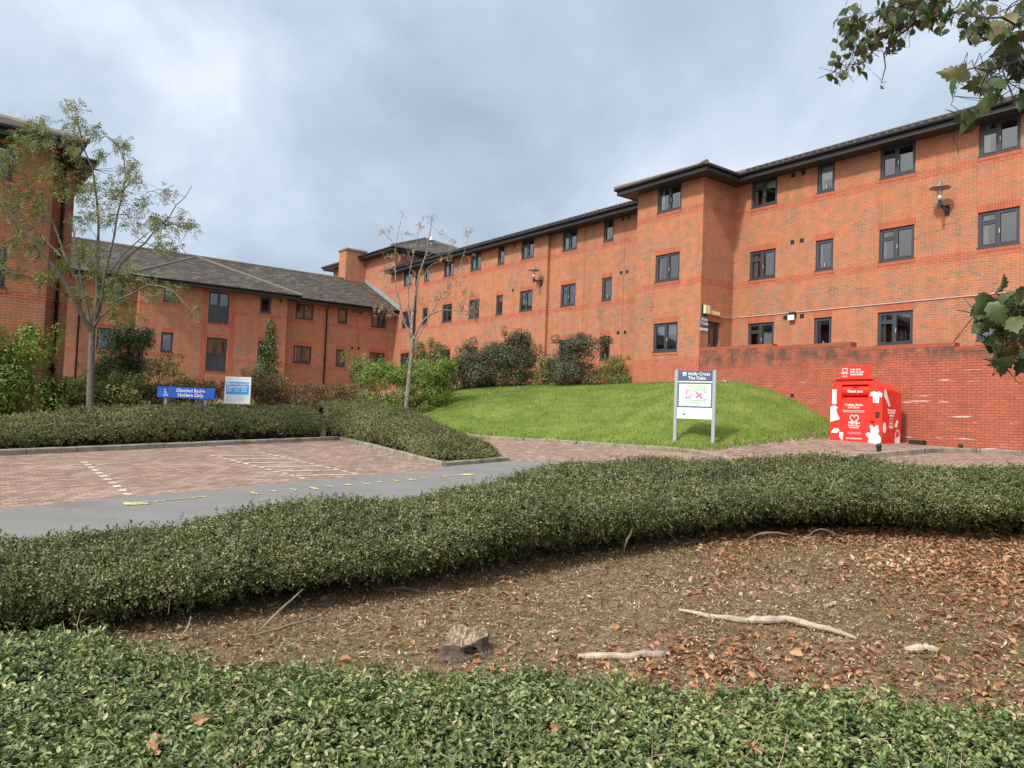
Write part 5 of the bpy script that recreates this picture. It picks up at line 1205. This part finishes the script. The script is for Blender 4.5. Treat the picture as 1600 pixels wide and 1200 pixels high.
# overhanging foreground tree at the right
t5b = Vector((7.4, 4.6, gz(7.4, 4.6))); t5 = empty('maple_tree', t5b); tag(t5, 'overhanging broad-leaved tree whose leafy branches enter the frame at the top right', 'tree')
bm = bmesh.new(); sk5 = []
def limb5(pts, r0, r1, wob=.02, n=7):
    P_ = [(at(*p) if len(p) == 3 and p[0] > 50 else Vector(p))-t5b for p in pts]; q = branchy(bm, P_, r0, r1, n, wob); sk5.extend([v+t5b for v in q]); return q
top5 = Vector((7.2, 5.0, 2.6))
P_ = [Vector((0, 0, -.1)), Vector((0, .05, 1.5)), top5-t5b, Vector((6.9, 5.3, 5.0))-t5b, Vector((6.7, 5.6, 7.5))-t5b]; q = branchy(bm, P_, .22, .06, 12, .01)
limb5([(6.95, 5.3, 4.6), (1640, -60, 7.0), (1560, 0, 7.5), (1475, 15, 7.8), (1415, 40, 8.0), (1378, 85, 8.0), (1377, 130, 8.0)], .045, .004)
limb5([(1560, 0, 7.5), (1450, -15, 7.6), (1370, 25, 7.7), (1318, 45, 7.8)], .02, .004); limb5([(1430, 35, 7.9), (1365, 60, 8.0), (1325, 90, 8.1), (1305, 112, 8.1)], .014, .003)
limb5([(1375, 60, 7.8), (1345, 95, 7.8), (1322, 110, 7.8)], .01, .003)
limb5([(7.0, 5.2, 4.0), (1680, 60, 4.4), (1600, 105, 4.4), (1550, 150, 4.6), (1515, 185, 4.6)], .03, .004); limb5([(1600, 105, 4.4), (1540, 110, 4.3), (1500, 112, 4.3)], .012, .003)
limb5([(7.1, 5.1, 3.4), (1700, 10, 4.0), (1610, 25, 3.9), (1560, 45, 3.9), (1520, 25, 3.9)], .025, .004); limb5([(1640, -20, 7.0), (1560, 60, 6.5), (1515, 70, 6.5)], .02, .004)
limb5([(7.15, 4.95, 2.0), (1720, 480, 4.3), (1640, 480, 4.1), (1570, 478, 4.1), (1525, 490, 4.1)], .025, .004); limb5([(1640, 480, 4.1), (1600, 515, 4.0), (1560, 560, 4.0)], .012, .003)
lc = []   # px, py, spread, depth, count, size
for px, py, sp_, dd, cnt, sz in [(1330, 28, 26, 7.8, 26, .115), (1308, 92, 10, 8.1, 5, .115), (1350, 68, 24, 7.9, 24, .115), (1342, 95, 12, 7.8, 6, .115), (1400, 28, 28, 7.9, 30, .115), (1395, 60, 18, 8, 12, .11), (1455, 18, 30, 7.7, 34, .12), (1500, 20, 24, 7.0, 24, .12), (1535, 40, 22, 6.5, 18, .12), (1520, 10, 24, 6.5, 16, .12),
                                 (1430, 12, 30, 7.8, 20, .115), (1580, 35, 30, 4.4, 20, .10), (1600, 15, 24, 4.4, 14, .105), (1560, 95, 24, 4.9, 20, .09), (1585, 75, 26, 4.6, 20, .095), (1595, 110, 22, 4.7, 14, .09), (1540, 125, 16, 4.5, 12, .11), (1505, 108, 10, 4.3, 5, .12), (1515, 180, 12, 4.6, 7, .085), (1545, 150, 12, 4.6, 7, .09), (1590, 140, 12, 4.6, 5, .09),
                                 (1550, 478, 18, 4.1, 16, .10), (1590, 455, 16, 4.1, 12, .105), (1585, 500, 20, 4.1, 18, .105), (1535, 498, 10, 4.1, 6, .09), (1560, 530, 14, 4.0, 9, .09), (1590, 550, 16, 4.0, 11, .09), (1558, 562, 7, 4.0, 3, .10),
                                 (1660, 40, 40, 5.0, 50, .11), (1680, 150, 40, 4.8, 40, .11), (1640, 490, 40, 4.3, 30, .13), (1380, 134, 3, 8, 1, .08), (1498, 228, 2, 4.6, 1, .10), (1300, 118, 7, 8.1, 3, .10), (1322, 118, 6, 7.8, 3, .1), (1403, 72, 6, 8, 3, .09), (1415, 5, 30, 7.2, 20, .12), (1490, -10, 30, 7.2, 20, .12)]:
    if dd > 6: cnt, sz = int(cnt*1.9), sz*.78
    for _ in range(cnt):
        q = at(px+rng.normal(0, sp_*.55), py+rng.normal(0, sp_*.5), dd+rng.normal(0, .18)); lc.append((*q, sz*rng.uniform(.7, 1.15)))
limb5([(6.9, 5.4, 5.2), (5.9, 6.6, 7.0), (4.6, 7.6, 8.2)], .04, .01); limb5([(6.8, 5.5, 5.8), (8.2, 6.6, 7.4), (9.0, 7.4, 8.3)], .04, .01); limb5([(7.2, 5.0, 3.2), (8.8, 4.4, 4.6), (9.8, 4.2, 5.4)], .04, .01); limb5([(7.0, 5.2, 4.8), (7.6, 3.2, 6.4), (7.9, 2.4, 7.2)], .04, .01)
for _ in range(2600):      # the rest of the crown, beyond the photograph's edge
    q = Vector(sk5[rng.integers(len(sk5))])+Vector(rng.normal(0, .24, 3)); zc_ = q.dot(CF)
    ppx, ppy = 800+FPX*q.dot(CR)/zc_, 600-FPX*q.dot(CU)/zc_
    if ppx > 1650 or ppy < -70: lc.append((*q, .12*rng.uniform(.7, 1.15)))
lc = np.array(lc); sk_a = np.array([v[:] for v in sk5]); dmin = np.array([np.linalg.norm(sk_a-q[:3], axis=1).min() for q in lc]); lc = lc[dmin < .42]; n = len(lc)
twigs_to(bm, sk5, [Vector(q[:3]) for q in lc], .0035, 3)
o = obj('trunk', bm, M['barkdark'], t5, smooth=True); me = o.data; co = np.empty(len(me.vertices)*3); me.vertices.foreach_get('co', co); co = co.reshape(-1, 3); co[-n*9:] -= np.array(t5b[:]); me.vertices.foreach_set('co', co.ravel()); me.update()
lobes = np.array([(0, 0), (.12, .12), (.28, .22), (.22, .36), (.40, .52), (.28, .58), (.36, .74), (.20, .78), (.20, .92), (.08, .92), (0, 1.12)])
out = np.concatenate([lobes, lobes[1:-1][::-1]*np.array([[-1, 1]])]); out[1:10, 0] += .06; out[11:, 0] -= .06
nn_ = rand_dirs(n)+np.array([[0, -.6, .7]]); nn_ /= np.linalg.norm(nn_, axis=1, keepdims=True); T_, S_, N_ = frames(nn_, rng.uniform(0, 6.28, n)); T_ = T_*.8+np.array([0, 0, -.55]); T_ /= np.linalg.norm(T_, axis=1, keepdims=True)
S_ = np.cross(N_, T_); S_ /= np.linalg.norm(S_, axis=1, keepdims=True); N_ = np.cross(T_, S_)
sz = lc[:, 3][:, None]*1.12; Vv = []; cc = lc[:, :3]+T_*sz*.45+N_*sz*.0
Vv.append(cc); cup = rng.uniform(-.25, .5, (n, 1)); crl = rng.uniform(.1, 1.1, (n, 1))
for x_, y_ in out: Vv.append(lc[:, :3]+S_*sz*x_*.95+T_*sz*y_*.9+N_*sz*(abs(x_)*cup-crl*max(0, y_-.4)**1.5))
Vv = np.stack(Vv, 1); nv_ = Vv.shape[1]; i_ = np.arange(n)[:, None]*nv_; ko = np.arange(1, nv_)
Fc = np.concatenate([i_+np.array([[0, a_, (a_ % (nv_-1))+1]]) for a_ in ko])
M['maple'] = leafmat('broad_leaf', [(.028, .048, .018), (.050, .078, .028), (.080, .118, .044), (.125, .125, .045), (.13, .065, .03)], .3, .4, 1.2)
npmesh('crown', (Vv-np.array(t5b[:])).reshape(-1, 3), Fc, M['maple'], t5)

# ------------------------------------------------------------------ grass, litter, dead wood
n = 95000; x = rng.uniform(-7.5, 11, n); y = rng.uniform(18.6, 32.5, n); dd = dpl(TOE, x, y)
ok = inpoly(TPOLY, x, y) & (x > -6-(y-27)*.2) & (.797*x+.6045*y < np.where((-.6045*x+.797*y) < 21.3, 22.15, 24.0)) & (dd > -.05)
x, y = x[ok], y[ok]; n = len(x); P = np.stack([x, y, G(x, y)+.005], 1)
T = rng.normal(0, .38, (n, 3))+np.array([0, 0, 1.]); T /= np.linalg.norm(T, axis=1, keepdims=True); S = np.cross(T, rand_dirs(n)); S /= np.linalg.norm(S, axis=1, keepdims=True)
hgt = .058*rng.uniform(.5, 1.5, n)*(1+1.1*np.exp(-dpl(TOE, x, y)/.35))
M['grass'] = leafmat('grass_blade', [(.045, .088, .014), (.078, .142, .020), (.125, .195, .032), (.22, .255, .07), (.42, .38, .19)], .3, .5, 1.5)
gr = leaves('grass', P, T, S, np.cross(T, S), hgt, M['grass'], None, asp=.20, shape=3); tag(gr, 'mown green grass covering the sloping bank', 'grass', kind='stuff')

M['litter'] = leafmat('dead_leaf', [(.15, .065, .036), (.26, .11, .056), (.38, .175, .09), (.50, .28, .16), (.62, .46, .31)], .2, .6, .9)
def litter(name, n, dens, size, m, label, seed, shp=6, lift=.012, flat=.45):
    r = np.random.default_rng(seed); x = r.uniform(-3.2, 7.5, n*3); y = r.uniform(3.7, 9.6, n*3)
    ok = (y > fore_edge(x)-.15) & (r.uniform(size=n*3) < dens(x, y)); x, y = x[ok][:n], y[ok][:n]; n = len(x)
    P = np.stack([x, y, G(x, y)+r.uniform(.003, lift, n)], 1)
    nn = r.normal(0, flat, (n, 3))+np.array([0, 0, 1.]); nn /= np.linalg.norm(nn, axis=1, keepdims=True); T, S, N_ = frames(nn, r.uniform(0, 6.28, n))
    return P, T, S, N_, size*r.uniform(.35, 1.0, n)**1.0*1.4*np.where(r.uniform(size=n) < .08, 1.35, 1)
lw = waves(5, 12, .6, 2.5)
dn = lambda x, y: np.clip(.05+.55*ss((x-1.0)/3.2)+.42*lw(x*1.4, y*1.4)*ss((x+.8)/3), .02, 1)
P, T, S, N_, sz = litter('l', 17000, dn, .052, None, '', 1, lift=.025, flat=.42)
lo = leaves('leaf_litter', P, T, S, N_, sz, M['litter'], None, asp=.62, fold=.32, shape=6, curl=.22); tag(lo, 'brown curled fallen leaves scattered over the bare soil', 'fallen leaves', kind='stuff')
M['debris'] = leafmat('wood_debris', [(.045, .028, .018), (.15, .09, .055), (.28, .175, .105), (.23, .22, .08), (.46, .34, .21), (.70, .60, .45)], .0, .9, 5)
P, T, S, N_, sz = litter('d', 90000, lambda x, y: np.ones_like(x), .034, None, '', 2, lift=.022, flat=.5)
db = leaves('litter_debris', P, T, S, N_, sz, M['debris'], None, asp=.28, fold=.3, shape=4); tag(db, 'small twigs, bark chips and needles covering the bare soil', 'debris', kind='stuff')
M['moss'] = leafmat('moss_tuft', [(.05, .06, .015), (.09, .10, .03), (.14, .14, .05), (.20, .19, .09)], .2, .8, 2)
P, T, S, N_, sz = litter('m', 16000, lambda x, y: np.clip(.35+.5*lw(x*1.7+3, y*1.7), 0, 1), .028, None, '', 3)
T = T*.7+np.array([0, 0, .7]); mo = leaves('moss', P, T, S, N_, sz, M['moss'], None, asp=.3, shape=3); tag(mo, 'thin tufts of moss and dry grass on the bare soil', 'moss', kind='stuff')
# individual dead leaves lying on the ground cover
M['deadleaf'] = plain('orange_dead_leaf', (.34, .18, .10), .6, var=.3, scale=20)
def deadleaf(px, py, sz, rz, label):
    R = CF + CR*((px-800)/FPX) + CU*((600-py)/FPX); dd = 1.5
    while dd < 5:
        p = R*(dd/R.y)
        if p.z < float(fh(np.array([p.x]), np.array([p.y]))[0])+.02: break
        dd += .01
    sz *= .72; bm = bmesh.new(); c = bm.verts.new((0, .45*sz, 0)); vs = [bm.verts.new((x_*sz*1.0, y_*sz*.9, sz*(.35*abs(x_)+.18*math.sin(7*x_+5*y_)-.25*max(0, y_-.5)))) for x_, y_ in out]
    for k in range(len(vs)): bm.faces.new((c, vs[k], vs[(k+1) % len(vs)]))
    o = obj('dead_leaf', bm, M['deadleaf'], loc=p+Vector((0, 0, .02))); o.rotation_euler = (.5, .15, rz); tag(o, label, 'fallen leaf', 'dead leaves on the ground cover'); return o
deadleaf(312, 1142, .11, .4, 'orange-brown dead leaf on the ground cover, upper of those at the lower left')
deadleaf(222, 1182, .13, -1.0, 'large brown dead leaf on the ground cover at the bottom left')
deadleaf(248, 1188, .07, 1.3, 'small brown dead leaf beside the large one at the bottom left')
deadleaf(1190, 1188, .12, .9, 'reddish dead leaf on the ground cover near the bottom right')
deadleaf(338, 1122, .06, 2.2, 'small orange dead leaf just above the larger one at the lower left')
deadleaf(522, 1126, .07, 1.9, 'pale brown dead leaf on the ground cover left of the picture centre')
deadleaf(868, 1152, .08, .2, 'tan crumpled dead leaf on the ground cover below the stump')
M['stumpbark'] = plain('stump_bark', (.10, .072, .055), .95, var=.55, scale=16, bmp=1)
# stump
spx, spy = -.27, 5.45; sg_ = gz(spx, spy); stp = empty('tree_stump', (spx, spy, sg_), .3); stp.scale = (.78, .78, .95); tag(stp, 'old split tree stump with a dark hollow front standing in the bare soil', 'stump')
bm = bmesh.new(); rings = []; NS = 36
ph = rng.uniform(0, 6.28, 6)
def sr_(a, z): return (.165+.018*math.sin(3*a+ph[0])+.012*math.sin(7*a+ph[1])+.008*math.sin(13*a+ph[2]))*(1+.35*max(0, 1-z/.08)**2)
zt_ = lambda a: .125+.045*math.cos(a-.9)+.012*math.sin(5*a)
for f_ in (-.3, 0, .25, .5, .75, 1):
    rings.append([bm.verts.new((sr_(2*math.pi*k/NS, max(0, f_*.16))*math.cos(2*math.pi*k/NS)*1.2, sr_(2*math.pi*k/NS, max(0, f_*.16))*math.sin(2*math.pi*k/NS), f_*zt_(2*math.pi*k/NS)+rng.normal(0, .003))) for k in range(NS)])
for r0, r1 in zip(rings, rings[1:]):
    for k in range(NS): bm.faces.new((r0[k], r0[(k+1) % NS], r1[(k+1) % NS], r1[k]))
rtop = [v.co.copy() for v in rings[-1]]; obj('stump_body', bm, M['stumpbark'], stp); top_ = [Vector(v) for v in rtop]; bm = bmesh.new(); rings = [[bm.verts.new(v) for v in top_]]
inner = [bm.verts.new((v.co.x*.72, v.co.y*.72, v.co.z-.012+rng.normal(0, .008))) for v in rings[-1]]
for k in range(NS): bm.faces.new((rings[-1][k], rings[-1][(k+1) % NS], inner[(k+1) % NS], inner[k]))
cv = bm.verts.new((0, 0, .095))
for k in range(NS): bm.faces.new((inner[k], inner[(k+1) % NS], cv))
M_ = None
def stumpmat():
    m, nt, b = newmat('stump_wood'); t = N(nt, 'ShaderNodeTexCoord'); mpn = N(nt, 'ShaderNodeMapping'); mpn.inputs['Scale'].default_value = (22, 22, 3); nt.links.new(t.outputs['Object'], mpn.inputs[0])
    n = noise(nt, mpn.outputs[0], 1.5, 6, .7); n2 = noise(nt, t.outputs['Object'], 7, 4, .6)
    c = ramp(nt, n, [(.36, (.07, .05, .035)), (.5, (.20, .145, .095)), (.63, (.46, .36, .24))]); c = mixc(nt, ramp(nt, n2, [(.52, (0, 0, 0)), (.64, (1, 1, 1))]), c, (.085, .075, .075))
    setv(nt, b.inputs['Base Color'], c); b.inputs['Roughness'].default_value = .95; bump(nt, b, n, 1, .015); return m
M['stump'] = stumpmat(); obj('cut_top', bm, M['stump'], stp)
g = bmesh.new(); hl = [(.02+.06*math.cos(a), -.162, .065+.022*math.sin(a)) for a in np.linspace(0, 2*math.pi, 13)[:-1]]
vs = [g.verts.new((p[0]+rng.normal(0, .006), p[1]-.012, p[2]+rng.normal(0, .004))) for p in hl]; b2 = [g.verts.new((p[0]*.8, -.12, p[2])) for p in hl]
for k in range(12): g.faces.new((vs[k], vs[(k+1) % 12], b2[(k+1) % 12], b2[k]))
g.faces.new(b2); obj('hollow', g, M['vent'], stp)
g = bmesh.new()
for k in range(1):
    a = -1.9; r_ = .16; tube(g, [(r_*1.15*math.cos(a), r_*1.1*math.sin(a), -.02), (r_*1.02*math.cos(a), r_*math.sin(a), rng.uniform(.08, .17))], [.02, .008], 5)
obj('splinters', g, M['deadwood'], stp)
def deadbranch(name, pts, rad, label, cat='branch', m='deadwood'):
    w = [Vector(p) for p in pts]; o3 = w[0]; r = empty(name, o3); tag(r, label, cat); bm = bmesh.new()
    Q_ = branchy(bm, [p-o3 for p in w], rad[0], rad[1], 9, rad[0]*.25); bm.free(); bm = bmesh.new(); L = len(Q_)-1
    Q2 = []
    for a_, b_ in zip(Q_, Q_[1:]): Q2 += [a_, a_.lerp(b_, .5)+Vector(rng.normal(0, rad[0]*.15, 3))]
    Q2.append(Q_[-1]); L = len(Q2)-1
    tube(bm, Q2, [(rad[0]+(rad[1]-rad[0])*abs(2*i_/L-1)**1.5)*rng.uniform(.8, 1.2) for i_ in range(L+1)], 10)
    obj('wood', bm, M[m], r); return r
def gp(x, y, h): return (x, y, gz(x, y)+h)
deadbranch('dead_branch', [gp(1.45, 6.42, .03), gp(1.75, 6.22, .02), gp(2.0, 6.08, .03), gp(2.22, 6.12, .05), gp(2.42, 5.95, .035), gp(2.62, 5.72, .012)], (.028, .012), 'long pale crooked dead branch lying on the soil right of the stump')
deadbranch('dead_log', [gp(.53, 5.38, .02), gp(.80, 5.36, .03), gp(1.0, 5.42, .025), gp(1.18, 5.46, .01)], (.03, .018), 'short pale log lying on the soil between the stump and the long branch', 'log')
deadbranch('wood_chunk', [gp(2.84, 5.46, .02), gp(2.95, 5.44, .03), gp(3.06, 5.44, .015)], (.028, .02), 'short white chunk of wood on the soil at the right', 'wood')
deadbranch('wood_chip', [gp(2.72, 6.50, .02), gp(2.80, 6.56, .03), gp(2.84, 6.6, .02)], (.018, .008), 'small curved pale wood chip on the soil above the long branch', 'wood')
STK = [([(403, 988, 5.55), (437, 953, 5.75), (473, 921, 6.1)], (.010, .005), 'leaning grey stem at the hedge foot at lower left'),
    ([(383, 993, 5.4), (414, 990, 5.45), (455, 976, 5.6), (500, 963, 5.75)], (.009, .006), 'pale stick lying along the hedge foot beside the leaning stem'),
    ([(277, 1002, 5.2), (296, 981, 5.3), (298, 963, 5.4)], (.007, .004), 'short curved stem under the hedge near the left'),
    ([(975, 862, 8.35), (977, 842, 8.30), (994, 827, 8.35), (980, 812, 8.4)], (.014, .007), 'bent pale stem showing in the middle of the hedge front'),
    ([(1168, 842, 9.15), (1195, 828, 9.1), (1235, 836, 9.1)], (.012, .006), 'arched stick at the hedge foot under its darkest gap'),
    ([(1262, 838, 9.1), (1280, 820, 9.1), (1310, 836, 9.05)], (.008, .004), 'thin forked stem leaning out of the hedge at the right'),
    ([(590, 922, 6.9), (625, 917, 7.0), (655, 922, 6.95)], (.012, .007), 'grey stick under the hedge behind the stump')]
for P_, rd, lb_ in STK:
    deadbranch('stem', [at(*p) for p in P_], rd, lb_, 'stick', 'twigpale')
